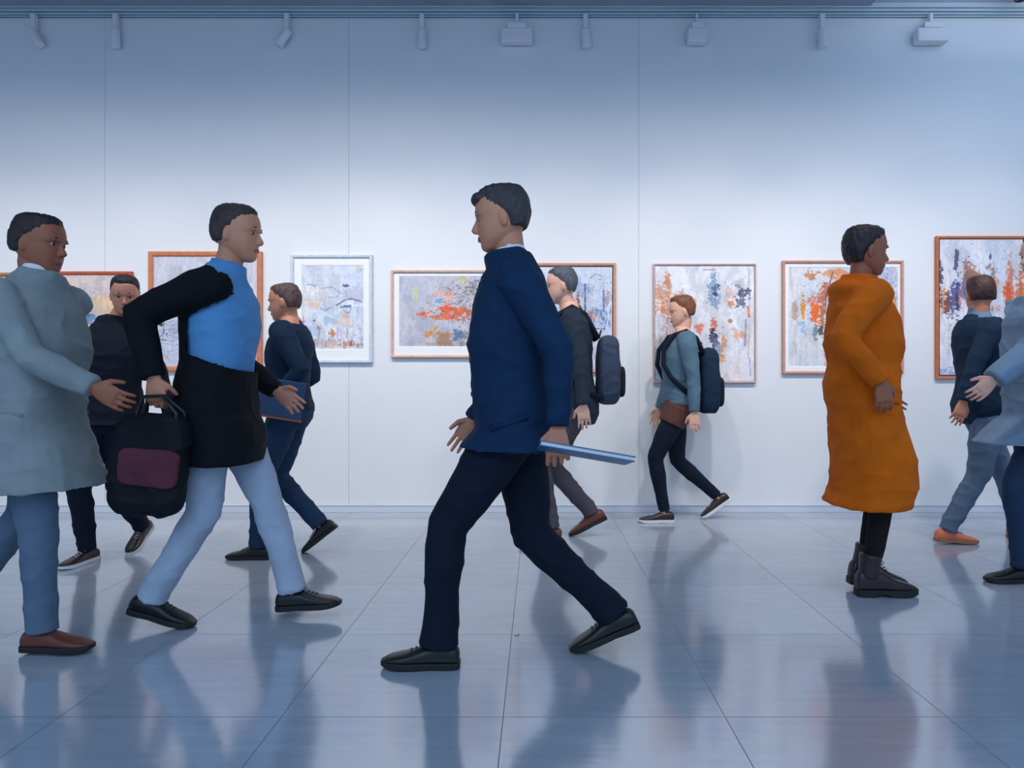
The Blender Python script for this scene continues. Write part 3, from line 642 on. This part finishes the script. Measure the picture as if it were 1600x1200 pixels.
        for t, w, h in ((-.02, .024, .019), (.0, .026, .0175), (.025, .034, .0165), (.055, .041, .0145), (.080, .0425, .0125), (.094, .040, .010)):
            cc = c+dr*t*k+sd*.002*k
            R.append([cc+sd*(w*k*math.cos(2*math.pi*j/16))+nrm*(h*k*math.sin(2*math.pi*j/16)) for j in range(16)])
        mb.loft(R)
        curl = q.get('curl', .35)
        for fi, (so, ln, sp_) in enumerate(((.031, .074, .09), (.0105, .083, .02), (-.0105, .077, -.05), (-.0305, .060, -.14))):
            p = c+dr*(.084-abs(so)*.12)*k+sd*so*k; dd = (dr+sd*sp_).normalized(); pts = [p-dd*.012*k, p]; rad = [.0092*k, .0090*k]
            for seg, frac in enumerate((.46, .30, .24)):
                cu = curl*(.75+.12*fi)*(seg+.6)*.72
                v = dd*math.cos(cu*1.15)+nrm*math.sin(cu*1.15); pts.append(pts[-1]+v*ln*frac*k); rad.append((.0084, .0076, .0058)[seg]*k)
            mb.tube(pts, rad, 10, hint=sd)
        p = c+dr*.022*k+sd*.026*k; t1 = (dr*.62+sd*.72+nrm*.30).normalized(); t2 = (dr*.88+sd*.30+nrm*(.25+curl*.5)).normalized()
        mb.tube([p-t1*.012*k, p, p+t1*.034*k, p+t1*.034*k+t2*.028*k, p+t1*.034*k+t2*.048*k], [.013*k, .0135*k, .0115*k, .0098*k, .0072*k], 10, hint=nrm)
    for i in (0, 1):
        a, b, c = legs[i]; pts = curve(a, b, c, 7, 8)
        tab = [(0, .085), (.2, .082), (.42, .060), (.5, .054), (.6, .056), (.68, .057), (.85, .041), (1, .036)]
        mb.tube(pts, [interp(tab, j/15)*k*bottom.get('thin', 1) for j in range(16)], 18)
        ank, pitch, yaw = feet[i]; FM = Matrix.Rotation(yaw, 3, 'Z') @ Matrix.Rotation(pitch, 3, 'Y')
        mb.tube([ank+FM @ (V((-.045, 0, -.045))*k), ank+FM @ (V((0, 0, -.03))*k), ank+FM @ (V((.07, 0, -.050))*k), ank+FM @ (V((.13, 0, -.066))*k), ank+FM @ (V((.165, 0, -.07))*k)], [.024*k, .034*k, .028*k, .020*k, .014*k], 12, hint=L)
    me = weld(mb, voxel, 2, .5)
    body = put('body', me, skin, e, smooth=True)
    lip = mat('lips', (150, 88, 78), .45); me.materials.append(lip)
    HI = HM.transposed()
    lc = hd(.088, 0, -.068)
    for p in me.polygons:
        v = p.center-lc
        if v.length < .03*hk:
            v = HI @ v/hk
            if v.x > -.006 and abs(v.z) < .0065 and abs(v.y) < .021: p.material_index = 1
    for s2 in (1, -1):
        m2 = MB(); m2.ball((0, 0, 0), .0108*hk, None, 18); me2 = m2.mesh('eye'); o = put('eye', me2, EYEW, e, smooth=True); me2.materials.append(IRIS)
        for p in me2.polygons:
            if p.center.normalized().x > .74: p.material_index = 1
        o.location = hd(.0700, s2*.0305, .001); o.rotation_euler = HM.to_euler()
    # ---- hair
    if hair:
        hm = mat('hair %d %d %d' % hair['c'], hair['c'], .55, bump=.8, bscale=260, vary=.25, vscale=40)
        mb = MB(); R = []; vol = hair.get('vol', .012); low = hair.get('low', -.055); front = hair.get('front', .010)
        for z, fr, bk, w in reversed(HEAD):
            if z < low: continue
            f2 = -interp([(-.117, .03), (-.098, -fr0(.098)-vol*.6), (-.075, -.077), (-.045, -.060-front), (-.018, -.034), (-.002, -.006), (.018, .012), (.06, .030), (.2, .03)], -z) if z < .098 else fr+vol*.6
            ww = w+vol*(.35 if z < -.03 else .55 if z < .05 else .9)
            b2 = bk-vol; ring = []
            for j in range(28):
                a = 2*math.pi*j/28; ca, sa = math.cos(a), math.sin(a)
                ring.append(hd((f2+b2)/2+(f2-b2)/2*ca, ww*math.copysign(abs(sa)**.9, sa), z+(vol*.8 if z > .09 else 0)))
            R.append(ring)
        mb.loft(R)
        if hair.get('bun'): mb.ball(hd(-.125, 0, .055), (.042*hk, .045*hk, .040*hk), HM)
        if hair.get('long'):
            mb.tube([hd(-.05, 0, .03), hd(-.075, 0, -.05), hd(-.075, 0, -.13), hd(-.085, 0, -.19)], [.075*hk, .074*hk, .066*hk, .04*hk], 20, hint=L, flat=.9)
        if hair.get('fringe'): mb.ball(hd(.068, 0, .078), (.034*hk, .055*hk, .028*hk), HM)
        me = weld(mb, max(voxel, .005), 2); wrinkle(me, .004, 3, (60, 60, 22)); put('hair', me, hm, e, smooth=True)
        for s2 in (1, -1):
            m2 = MB(); m2.tube([hd(.0845, s2*.015, .0215), hd(.0880, s2*.030, .0275), hd(.076, s2*.048, .0225)], [.0022*hk, .0032*hk, .0018*hk], 8); put('eyebrow', m2, hm, e, smooth=True)
    # ---- trousers
    legmask = bottom.get('len', 1.0)
    mb = MB(); ez = bottom.get('ease', .012)
    mb.loft([ringt(t, w, dp, fo, ez) for t, w, dp, fo in TS if t < bottom.get('waist', .12)])
    for i in (0, 1):
        a, b, c = legs[i]; ank, pitch, yaw = feet[i]
        pts = curve(a, b, c, 9, 11)
        tab = [(0, .098), (.2, .092), (.42, .073), (.5, .067), (.62, .066), (.8, .058), (1, bottom.get('hem', .052))]
        n = int(round(20*legmask)); pts = pts[:n+1]
        if legmask >= 1: pts[-1] = pts[-1]-V((0, 0, .012*k))
        mb.tube(pts, [interp(tab, j/20)*k*bottom.get('fit', 1) for j in range(n+1)], 20)
    me = weld(mb, .008, 3); wrinkle(me, bottom.get('wr', .006), 1+H)
    put(bottom.get('name', 'trousers'), me, bottom['m'], e, smooth=True)
    if bottom.get('leggings'):
        mb = MB()
        for i in (0, 1):
            a, b, c = legs[i]; pts = curve(a, b, c, 9, 11)
            tab = [(0, .092), (.2, .086), (.42, .066), (.5, .060), (.62, .062), (.8, .050), (1, .044)]
            mb.tube(pts, [interp(tab, j/20)*k for j in range(21)], 18)
        me = weld(mb, .006, 3); wrinkle(me, .003, 2); put(bottom.get('under', 'leggings'), me, bottom['leggings'], e, smooth=True)
    # ---- shoes
    for i in (0, 1):
        sh = shoe if isinstance(shoe, dict) else shoe[i]
        ank, pitch, yaw = feet[i]
        up_, so_, la_ = shoe_mesh(sh.get('kind', 'low'), k*sh.get('k', 1))
        me = up_.mesh('shoe'); o = put('boot' if sh.get('kind') == 'boot' else 'shoe', me, sh['m'], e, smooth=True)
        o.modifiers.new('sub', 'SUBSURF').levels = 1; o.modifiers['sub'].render_levels = 2
        FM = Matrix.Rotation(yaw, 3, 'Z') @ Matrix.Rotation(pitch, 3, 'Y'); o.rotation_euler = FM.to_euler()
        o.location = ank-FM @ V((0, 0, .09*k))
        put('sole', so_, sh['sole'], o, bevel=.003)
        if sh.get('laces', 1): put('laces', la_, sh.get('lacem', LACE), o, smooth=True)
    # ---- tops
    info = dict(k=k, s=s, P=P, e=e, arms=arms, legs=legs, sp=sp, F=F, L=L, U=U, hd=hd, hipc=hipc, px=px, d=d, sg=sg)
    for g in top:
        mb = MB(); ez = g.get('ease', .016); dF = g.get('dF', 0); t0 = g.get('t0', -.10)
        base = TS if not g.get('crop') else TS
        rings = [ringt(t, w, dp, fo, ez+(.02 if (g.get('loose') and t < .35) else 0), dF if t > g.get('dF_above', -9) else 0) for t, w, dp, fo in TS if t >= t0 and t <= g.get('t1', .60 if g.get('collar_h', 0) >= .08 else .56)]
        hem = g.get('hem')
        if hem is not None:           # skirt of the coat down to height hem, wrapping both legs
            def legf(leg, z):
                a, b, c = leg
                if z > b.z: q = (a.z-z)/(a.z-b.z+1e-6); return a.lerp(b, min(1, max(-.3, q)))
                q = (b.z-z)/(b.z-c.z+1e-6); return b.lerp(c, min(1, q))
            sk = []; z = hem; zt = hipc.z-.02*k; N = 8
            for m in range(N+1):
                zz = hem+(zt-hem)*m/N; A, B = legf(legs[0], zz), legf(legs[1], zz)
                q = 1-m/N; rr = (.105+g.get('flare', .02)*q)*k+ez*k
                lo = min(A.x, B.x)-rr; hi = max(A.x, B.x)+rr; top_lo = hipc.x-(.118+ez)*k; top_hi = hipc.x+(.118+ez)*k
                lo = lo if q > .12 else lo*(q/.12)+top_lo*(1-q/.12); hi = hi if q > .12 else hi*(q/.12)+top_hi*(1-q/.12)
                mg = g.get('maxhalf', 9)
                cx = (lo+hi)/2+g.get('sweep', 0)*q*q; hw = min((hi-lo)/2, mg); ww = (.175+ez+g.get('flare', .02)*q*.8)*k
                sk.append([V((cx+hw*math.copysign(abs(math.cos(a))**.85, math.cos(a)), (A.y+B.y)/2+ww*math.copysign(abs(math.sin(a))**.85, math.sin(a)), zz)) for a in [2*math.pi*j/28 for j in range(28)]])
            rings = sk+[r for r, (t, w, dp, fo) in zip([ringt(t, w, dp, fo, ez+(.02 if (g.get('loose') and t < .35) else 0), dF if t > g.get('dF_above', -9) else 0) for t, w, dp, fo in TS if t > .03 and t <= g.get('t1', .60 if g.get('collar_h', 0) >= .08 else .56)], [x for x in TS if x[0] > .03 and x[0] <= g.get('t1', .60 if g.get('collar_h', 0) >= .08 else .56)])]
        mb.loft(rings)
        if g.get('collar', 1):
            if g.get('hood'):
                mb.ball(sp(.53, -.085), (.075*k, .13*k, .060*k)); mb.ball(sp(.50, -.10), (.055*k, .10*k, .07*k)); mb.ball(sp(.525, .035), (.075*k, .10*k, .035*k))
            cb = sp(.535, -.016+dF*.5)
            cw = g.get('collar_r', .070)
            mb.tube([cb-U*.055, cb-U*.025, cb+U*.030*k+F*.004, cb+U*g.get('collar_h', .05)*k+F*.008], [(cw+.040)*k, (cw+.022)*k, (cw+.004)*k, (cw-.004)*k], 20, hint=L)
        sl = g.get('sleeve', 1.0)
        for i in (0, 1):
            if sl <= 0: continue
            a, b, c, q = arms[i]; si = 1 if i == 0 else -1; a0 = a-L*(si*.055*k)
            pts = curve(a, b, c, 8, 9); n = int(round(17*sl)); pts = pts[:n+1]
            sr = g.get('sr', 1.0)
            tab = [(0, .072), (.12, .071), (.3, .062), (.5, .053), (.7, .050), (1, .041)]
            mb.tube([a0]+pts, [.072*k]+[interp(tab, j/17)*k*sr for j in range(n+1)], 20)
        for bx in g.get('lumps', []):
            mb.ball(P(bx[0], bx[2]), bx[1])
        me = weld(mb, g.get('voxel', .008), 3); wrinkle(me, g.get('wr', .006), 5+ez*100, g.get('wsc', (7, 7, 10)))
        if g.get('split'):            # worn open: the front panel is turned back
            cut, zmin = g['split']; import bmesh
            bm = bmesh.new(); bm.from_mesh(me); dead = []
            def near(p):
                for a, b, c, q in arms:
                    for u, w2 in ((a, b), (b, c)):
                        t = max(0, min(1, (p-u).dot(w2-u)/(w2-u).length_squared))
                        if (p-u-(w2-u)*t).length < .088*k: return True
                return False
            for f in bm.faces:
                p = f.calc_center_median(); r = (p-hipc); fx = r.dot(F)
                if p.z > zmin+(fx+.02)*-.35 and fx > cut and not near(p): dead.append(f)
            bmesh.ops.delete(bm, geom=dead, context='FACES')
            for _ in range(14): bmesh.ops.smooth_vert(bm, verts=[v for v in bm.verts if v.is_boundary], factor=.5, use_axis_x=True, use_axis_y=True, use_axis_z=True)
            bm.to_mesh(me); bm.free()
        o = put(g['name'], me, g['m'], e, smooth=True)
        if g.get('split'):
            so = o.modifiers.new('thick', 'SOLIDIFY'); so.thickness = .007; so.offset = -1
        if g.get('label'): o['label'] = g['label']
        # buttons / lapels / pockets as small sub-parts
        if g.get('lapel'):
            for s2 in (1, -1):
                m2 = MB(); R = []
                for t, y0, y1, xx in ((.545, .035, .085, .060), (.50, .045, .105, .098), (.42, .036, .098, .128), (.33, .020, .055, .140), (.26, .008, .018, .137)):
                    p0 = sp(t, xx, s2*y0); p1 = sp(t, xx-.020, s2*y1); off = F*.010*k
                    R.append([p0, p0+off, p1+off, p1])
                m2.loft(R); put('lapel', m2, g['m'], o, bevel=.002)
        if g.get('buttons'):
            for t in g['buttons']:
                m2 = MB(); p = sp(t, .137+ez*.6, .012); m2.tube([p, p+F*.006], [.011*k, .009*k], 12); put('button', m2, g.get('bm', IRIS), o)
        if g.get('pocket'):
            for s2 in (1, -1):
                m2 = MB(); p = sp(-.04, .045, s2*(.172+ez)); q2 = sp(.0, .02, 0)
                a1 = sp(-.02, .085, s2*(.158+ez)); b1 = sp(.02, -.05, s2*(.174+ez))
                m2.tube([a1, a1.lerp(b1, .5)+L*s2*.006, b1], [.010, .012, .010], 8, flat=.6); put('pocket_flap', m2, g['m'], o, smooth=True)
    return info

def rbox(c, half, M=None, p=.35, n=20, taper=1.0):
    """soft-cornered bag body"""
    mb = MB(); R = []
    for i in range(13):
        ph = -math.pi/2+math.pi*(i+.15)/12.3; cz = math.copysign(abs(math.sin(ph))**p, math.sin(ph)); cr = abs(math.cos(ph))**p; ring = []
        tp = 1+(taper-1)*(cz*.5+.5)
        for j in range(n):
            a = 2*math.pi*j/n; x = half[0]*cr*tp*math.copysign(abs(math.cos(a))**p, math.cos(a)); y = half[1]*cr*math.copysign(abs(math.sin(a))**p, math.sin(a))
            v = V((x, y, half[2]*cz)); ring.append(V(c)+((M @ v) if M is not None else v))
        R.append(ring)
    mb.loft(R); return mb

def cloth(name, rgb, rough=.85, **k2): return mat(name, rgb, rough, bump=.25, bscale=420, vary=k2.get('vary', .12), vscale=k2.get('vs', 7), sheen=k2.get('sheen', .0), spec=.25)
skinA = mat('skin tan', (206, 138, 108), .5, vary=.06, vscale=12); skinB = mat('skin fair', (226, 172, 148), .5, vary=.06, vscale=12); skinC = mat('skin brown', (156, 92, 66), .5, vary=.06, vscale=12)
navy = cloth('navy wool', (14, 46, 78)); ink = cloth('ink cotton', (14, 24, 42)); black = cloth('black wool', (9, 12, 20)); slate = cloth('slate denim', (92, 112, 134))
greycoat = cloth('grey coat wool', (138, 147, 150)); mustard = cloth('mustard wool', (208, 98, 4), vary=.14); sky = cloth('light blue shirt cotton', (92, 150, 204)); white = cloth('white cotton', (224, 226, 234))
pale = cloth('pale chinos', (170, 182, 202)); dnavy = cloth('dark navy knit', (22, 44, 68)); charcoal = cloth('charcoal cotton', (44, 54, 68)); teal = cloth('teal grey shirt', (84, 112, 130)); denim = cloth('dark denim', (36, 58, 86))
brownc = cloth('brown cotton', (96, 62, 56)); darkj = cloth('dark jacket', (20, 26, 38)); ltgrey = cloth('grey blue jacket', (120, 144, 168)); taupe = cloth('taupe cotton', (84, 78, 84)); tights = cloth('dark tights', (28, 22, 26))
blkl = mat('black leather', (16, 17, 20), .35, bump=.2, bscale=300); brl = mat('brown leather', (104, 50, 40), .4, bump=.2, bscale=300); orl = mat('orange suede', (226, 122, 92), .7); dkbr = mat('dark brown leather', (44, 30, 32), .32, bump=.2, bscale=300)
rub = mat('dark rubber', (20, 20, 22), .6); wsole = mat('white rubber sole', (220, 222, 226), .6); tsole = mat('tan sole', (150, 106, 84), .6)
# 1 grey-coated walker at the left edge
person('person in a long grey coat and brown shoes striding right at the left edge', 58, 2.66, 1, 1.70,
       dict(pelvis=(58, 640), neck=(64, 440), head=(63, 382), footL=dict(x=-55, pitch=42), footR=dict(x=66, pitch=0), handR=dict(x=146, y=606, l=-.20, curl=.5, thumb=(0, 0, 1)), handL=dict(x=-10, y=610, l=.27), hpitch=.08, twist=-.03),
       skinC, dict(c=(34, 22, 22), vol=.010), [dict(name='coat', m=greycoat, hem=.63, flare=.07, ease=.030, loose=1, collar_h=.080, collar_r=.080, wr=.009, pocket=1), dict(name='shirt_collar', m=white, t0=.53, t1=.61, ease=.000, sleeve=0, collar_h=.100, collar_r=.066, wr=.001)],
       dict(m=slate, hem=.058, wr=.006), dict(m=brl, sole=rub, laces=0), voxel=.0042)
# 2 dark-jacketed person walking towards the viewer
person('person in a dark jacket coming forward between the grey coat and the blue shirt', 176, 3.95, -math.pi/2, 1.64,
       dict(pelvis=(176, 648), neck=(176, 502), head=(176, 465), head_l=.085, hyaw=.5, hpitch=.25, footL=dict(f=-.24, pitch=30, l=.03), footR=dict(f=.04, l=-.13, yaw=-.15), handR=dict(f=.12, zz=.80, l=-.30), handL=dict(f=-.10, zz=.78, l=.34)),
       skinA, dict(c=(24, 22, 26), vol=.012), [dict(name='jacket', m=darkj, hem=.80, ease=.026, collar_h=.08, collar_r=.074, wr=.008)],
       dict(m=ink, hem=.055, wr=.009), dict(m=dkbr, sole=wsole, lacem=white))
# 3 man in light blue shirt with a black coat
i3 = person('man in a light blue shirt and open black coat striding right', 338, 2.92, 1, 1.80,
       dict(pelvis=(338, 628), neck=(356, 425), head=(372, 366), footL=dict(x=462, pitch=-4), footR=dict(x=237, pitch=14), handR=dict(x=240, y=590, l=-.25, curl=1.2, thumb=(1, 0, .2), hdir=(0, 0, -1.2), hint=V((-1, -.15, -.15))), handL=dict(x=432, y=610, l=.26), hpitch=.05, twist=.03, gait=.06),
       skinA, dict(c=(52, 40, 38), vol=.010), [dict(name='shirt', m=sky, t0=.0, ease=.020, collar_h=.080, collar_r=.064, sleeve=0, wr=.007), dict(name='coat', m=black, hem=.70, flare=.02, ease=.040, split=(-.062, 1.15), voxel=.005, sr=1.08, collar_h=.030, collar_r=.080, t1=.54, wr=.006, maxhalf=.175, sweep=-.03)],
       dict(m=pale, hem=.060, wr=.006), dict(m=blkl, sole=rub), voxel=.0045)
# black holdall hanging from his trailing hand
def bag_prop(label, cat, name, loc, rz=0): return empty(name, loc, label, cat, None, rz)
wr = i3['arms'][1][2]; E3 = i3['e'].location
b = bag_prop('big soft black tote with a maroon panel hanging from the blue-shirted man\'s rear hand', 'bag', 'tote_bag', (E3.x+wr.x-.0, E3.y+wr.y-.02, wr.z-.55))
MR = Matrix.Rotation(.10, 3, 'Y')
me = weld(rbox((0, 0, .21), (.155, .055, .205), MR, .4, taper=.9), .008, 3); wrinkle(me, .012, 4); put('bag_body', me, cloth('black canvas', (10, 13, 22), .7), b, smooth=True)
for yy in (-.03, .03):
    mb = MB(); mb.tube([MR @ V((-.08, yy, .36)), MR @ V((-.075, yy, .42)), V((-.02, yy*.4, .475)), V((.05, yy*.4, .478)), MR @ V((.075, yy, .42)), MR @ V((.08, yy, .36))], .008, 10); put('bag_handle', mb, blkl, b, smooth=True)
me = weld(rbox(MR @ V((0, -.050, .20)), (.118, .016, .075), MR, .35), .006, 2); wrinkle(me, .005, 9); put('front_panel', me, cloth('maroon cotton', (92, 44, 56), .8), b, smooth=True)
# 4 small navy figure facing left
i4 = person('person in a dark navy top facing left in front of the white-framed picture', 452, 4.05, -1, 1.66,
       dict(pelvis=(453, 640), neck=(452, 503), head=(444, 473), footL=dict(x=404, pitch=0), footR=dict(x=500, pitch=38), handL=dict(x=428, y=626, l=.225, curl=1.3, hint=V((-.5, .3, -1))), handR=dict(x=426, y=600, l=-.16, curl=.9, hint=V((-.5, -.3, -1))), hpitch=.10),
       skinA, dict(c=(86, 64, 60), vol=.008), [dict(name='sweater', m=dnavy, t0=-.05, ease=.018, collar_h=.03, collar_r=.066, wr=.006)],
       dict(m=denim, hem=.055, wr=.007), dict(m=blkl, sole=rub))
X, Y, Z = at(416, 622, 3.77)
b = bag_prop('flat grey portfolio case with copper lower edge held by the left-facing navy-topped person', 'portfolio', 'portfolio_case', (X, 3.77, Z-.10), 0)
b.rotation_euler = (0, math.radians(9), 0)
mb = MB(); mb.box((-.205, -.010, 0), (.195, .010, .215)); put('cover', mb, cloth('portfolio cloth', (58, 80, 112)), b, bevel=.006)
mb = MB(); mb.box((-.205, -.0115, .012), (-.125, -.009, .205)); put('pale_panel', mb, mat('pale card', (150, 176, 204), .6), b)
mb = MB(); mb.box((-.206, -.012, -.006), (.196, .012, .004)); put('edge_band', mb, mat('copper edge', (170, 92, 60), .5), b)
# 5 man in navy, centre
i5 = person('tall man in a navy jacket and black trousers striding left, centre of the hall', 806, 2.53, -1, 1.80,
       dict(pelvis=(806, 655), neck=(794, 412), head=(782, 343), footL=dict(x=686, pitch=-1), footR=dict(x=958, pitch=21), handL=dict(x=872, y=668, l=.25, curl=1.0, thumb=(0, 0, 1)), handR=dict(x=742, y=655, l=-.25), hpitch=.10, twist=.02, gait=.07),
       skinA, dict(c=(58, 52, 56), vol=.012, fringe=1), [dict(name='jacket', m=navy, hem=.80, flare=.05, ease=.030, loose=1, collar_h=.082, collar_r=.072, lapel=1, buttons=(.10, .22), wr=.009, maxhalf=.21, sweep=-.02, pocket=1), dict(name='shirt_collar', m=white, t0=.53, t1=.61, ease=.000, sleeve=0, collar_h=.100, collar_r=.060, wr=.001)],
       dict(m=ink, hem=.066, wr=.007, fit=1.06), dict(m=blkl, sole=rub), voxel=.0036)
wr = i5['arms'][0][2]; E5 = i5['e'].location
X, Y, Z = at(905, 688, 2.53)
b = bag_prop('thin blue document folder held at the navy-jacketed man\'s side', 'folder', 'document_folder', (E5.x-wr.x+.03, E5.y-wr.y-.045, wr.z-.082))
mb = MB(); mb.box((-.10, -.004, -.045), (.20, -.001, .16)); mb.box((-.10, .010, -.045), (.20, .013, .16)); mb.box((-.10, -.004, -.048), (.20, .013, -.045)); put('cover', mb, mat('blue card', (60, 104, 150), .4), b)
mb = MB(); mb.box((-.095, -.001, -.044), (.195, .010, .155)); put('papers', mb, mat('paper', (222, 226, 232), .8), b)
b.rotation_euler = (math.radians(80), .17, 0)
# 6 grey backpacker behind him
i6 = person('person with a grey backpack walking left just behind the navy-jacketed man', 902, 4.50, -1, 1.78,
       dict(pelvis=(900, 632), neck=(888, 482), head=(876, 447), footL=dict(x=862, pitch=-10), footR=dict(x=924, pitch=26), handL=dict(x=914, y=652, l=.27), handR=dict(x=866, y=632, l=-.24), hpitch=.08),
       skinB, dict(c=(74, 80, 92), vol=.012), [dict(name='jacket', m=charcoal, t0=-.12, ease=.026, collar_h=.045, collar_r=.072, wr=.007)],
       dict(m=taupe, hem=.052, wr=.009), dict(m=brl, sole=rub))
def backpack(info, t, size, label, m, m2, tilt=0):
    e0 = info['e']; sp = info['sp']; k = info['k']
    c = sp(t, -.232, 0); wc = e0.matrix_world
    b = empty('backpack', (e0.location.x-c.x, e0.location.y-c.y, c.z), label, 'backpack', None, e0.rotation_euler.z)
    M = Matrix.Rotation(tilt, 3, 'Y')
    me = weld(rbox((0, 0, 0), size, M, .5, taper=.85), .007, 3); wrinkle(me, .006, 7); put('main_bag', me, m, b, smooth=True)
    me = weld(rbox(M @ V((-size[0]*.95, 0, -size[2]*.35)), (size[0]*.35, size[1]*.75, size[2]*.45), M, .5), .007, 3); put('front_pocket', me, m2, b, smooth=True)
    mb = MB(); mb.tube([M @ V((size[0]*.7, -.03, size[2]*.97)), M @ V((size[0]*.55, 0, size[2]*1.14)), M @ V((size[0]*.7, .03, size[2]*.97))], .006, 8); put('top_handle', mb, m2, b, smooth=True)
    for s2 in (1, -1):
        pts = []
        for tt, fo, lo in ((t+.18, -.175, .085), (.52, -.10, .098), (.568, -.02, .100), (.53, .075, .100), (.42, .150, .104), (.30, .150, .128), (.20, .09, .165), (t-.12, -.06, .175), (t-.16, -.17, .12)):
            pts.append(sp(tt, fo, lo*s2)-c)
        mb = MB(); mb.tube(pts, .019*k, 10, hint=(0, 1, 0), flat=1.0); put('shoulder_strap', mb, m2, b, smooth=True)
    return b
backpack(i6, .19, (.085, .145, .23), 'grey backpack with a dark base behind the navy-jacketed man', cloth('grey pack cloth', (62, 72, 92)), cloth('dark pack cloth', (26, 32, 42)))
# 7 walker close to the wall
i7 = person('person in a teal shirt with a dark backpack walking left beside the wall', 1060, 5.10, -1, 1.70,
       dict(pelvis=(1058, 632), neck=(1064, 518), head=(1064, 487), footL=dict(x=1038, pitch=0), footR=dict(x=1120, pitch=34), handL=dict(x=1086, y=652, l=.27), handR=dict(x=1030, y=640, l=-.25), hpitch=.12),
       skinB, dict(c=(112, 66, 40), vol=.014), [dict(name='shirt', m=teal, t0=-.05, ease=.018, collar_h=.035, collar_r=.064, wr=.006)],
       dict(name='shorts', m=brownc, hem=.05, len=.16, wr=.004, fit=1.12, leggings=ink, waist=.12), dict(m=dkbr, sole=wsole, lacem=white))
backpack(i7, .20, (.085, .135, .25), 'slim dark navy backpack worn by the walker beside the wall', dnavy, ink)
# 8 woman in the mustard coat
person('woman in a long mustard orange coat and dark lace-up boot facing right', 1348, 3.34, 1, 1.79,
       dict(pelvis=(1346, 622), neck=(1346, 442), head=(1354, 393), footL=dict(x=1350, pitch=6, l=.06), footR=dict(x=1360, pitch=0, l=-.05), handR=dict(x=1376, y=596, l=-.275, curl=.7, hdir=(-.3, 0, -1.2)), handL=dict(x=1374, y=612, l=.22), hpitch=.06, fem=1, gait=.05),
       skinC, dict(c=(26, 18, 22), vol=.012, low=-.07), [dict(name='coat', m=mustard, hem=.44, flare=.035, ease=.034, loose=1, hood=1, maxhalf=.180, sweep=-.07, collar_h=.070, collar_r=.086, wr=.009, sr=1.12, pocket=1)],
       dict(name='tights', m=tights, hem=.034, wr=.001, fit=.80, thin=.84, ease=.006), dict(kind='boot', m=dkbr, sole=rub, k=1.04), voxel=.0045)
# 9 walker in front of the right canvas, seen from behind
person('person in a dark navy jacket and orange shoes looking at the right-hand canvas', 1533, 4.44, 1, 1.74,
       dict(pelvis=(1533, 632), neck=(1531, 494), head=(1530, 461), footL=dict(x=1590, pitch=-8), footR=dict(x=1480, pitch=3), handR=dict(x=1500, y=640, l=-.28), handL=dict(x=1562, y=620, l=.26), hyaw=1.35, hpitch=0, twist=-.02),
       skinA, dict(c=(64, 34, 30), vol=.014), [dict(name='jacket', m=dnavy, t0=-.12, ease=.030, collar_h=.03, collar_r=.078, wr=.008), dict(name='scarf', m=cloth('pale blue scarf', (104, 132, 164)), t0=.53, t1=.61, ease=.006, sleeve=0, collar_h=.095, collar_r=.066, wr=.003)],
       dict(m=slate, hem=.054, wr=.009), dict(m=orl, sole=tsole))
# 10 cut by the right edge
person('person in a loose grey-blue jacket cut off by the right edge, arm reaching forward', 1634, 3.59, -1, 1.76,
       dict(pelvis=(1634, 640), neck=(1632, 455), head=(1626, 400), footL=dict(x=1600, pitch=0), footR=dict(x=1705, pitch=32), handL=dict(x=1506, y=640, l=.17, curl=.4, thumb=(0, 0, 1)), handR=dict(x=1700, y=640, l=-.25), hpitch=.06),
       skinB, dict(c=(50, 44, 46), vol=.012), [dict(name='jacket', m=ltgrey, hem=.72, flare=.09, ease=.05, loose=1, collar_h=.045, collar_r=.076, wr=.012, sr=1.35)],
       dict(m=denim, hem=.060, wr=.006), dict(m=blkl, sole=rub))
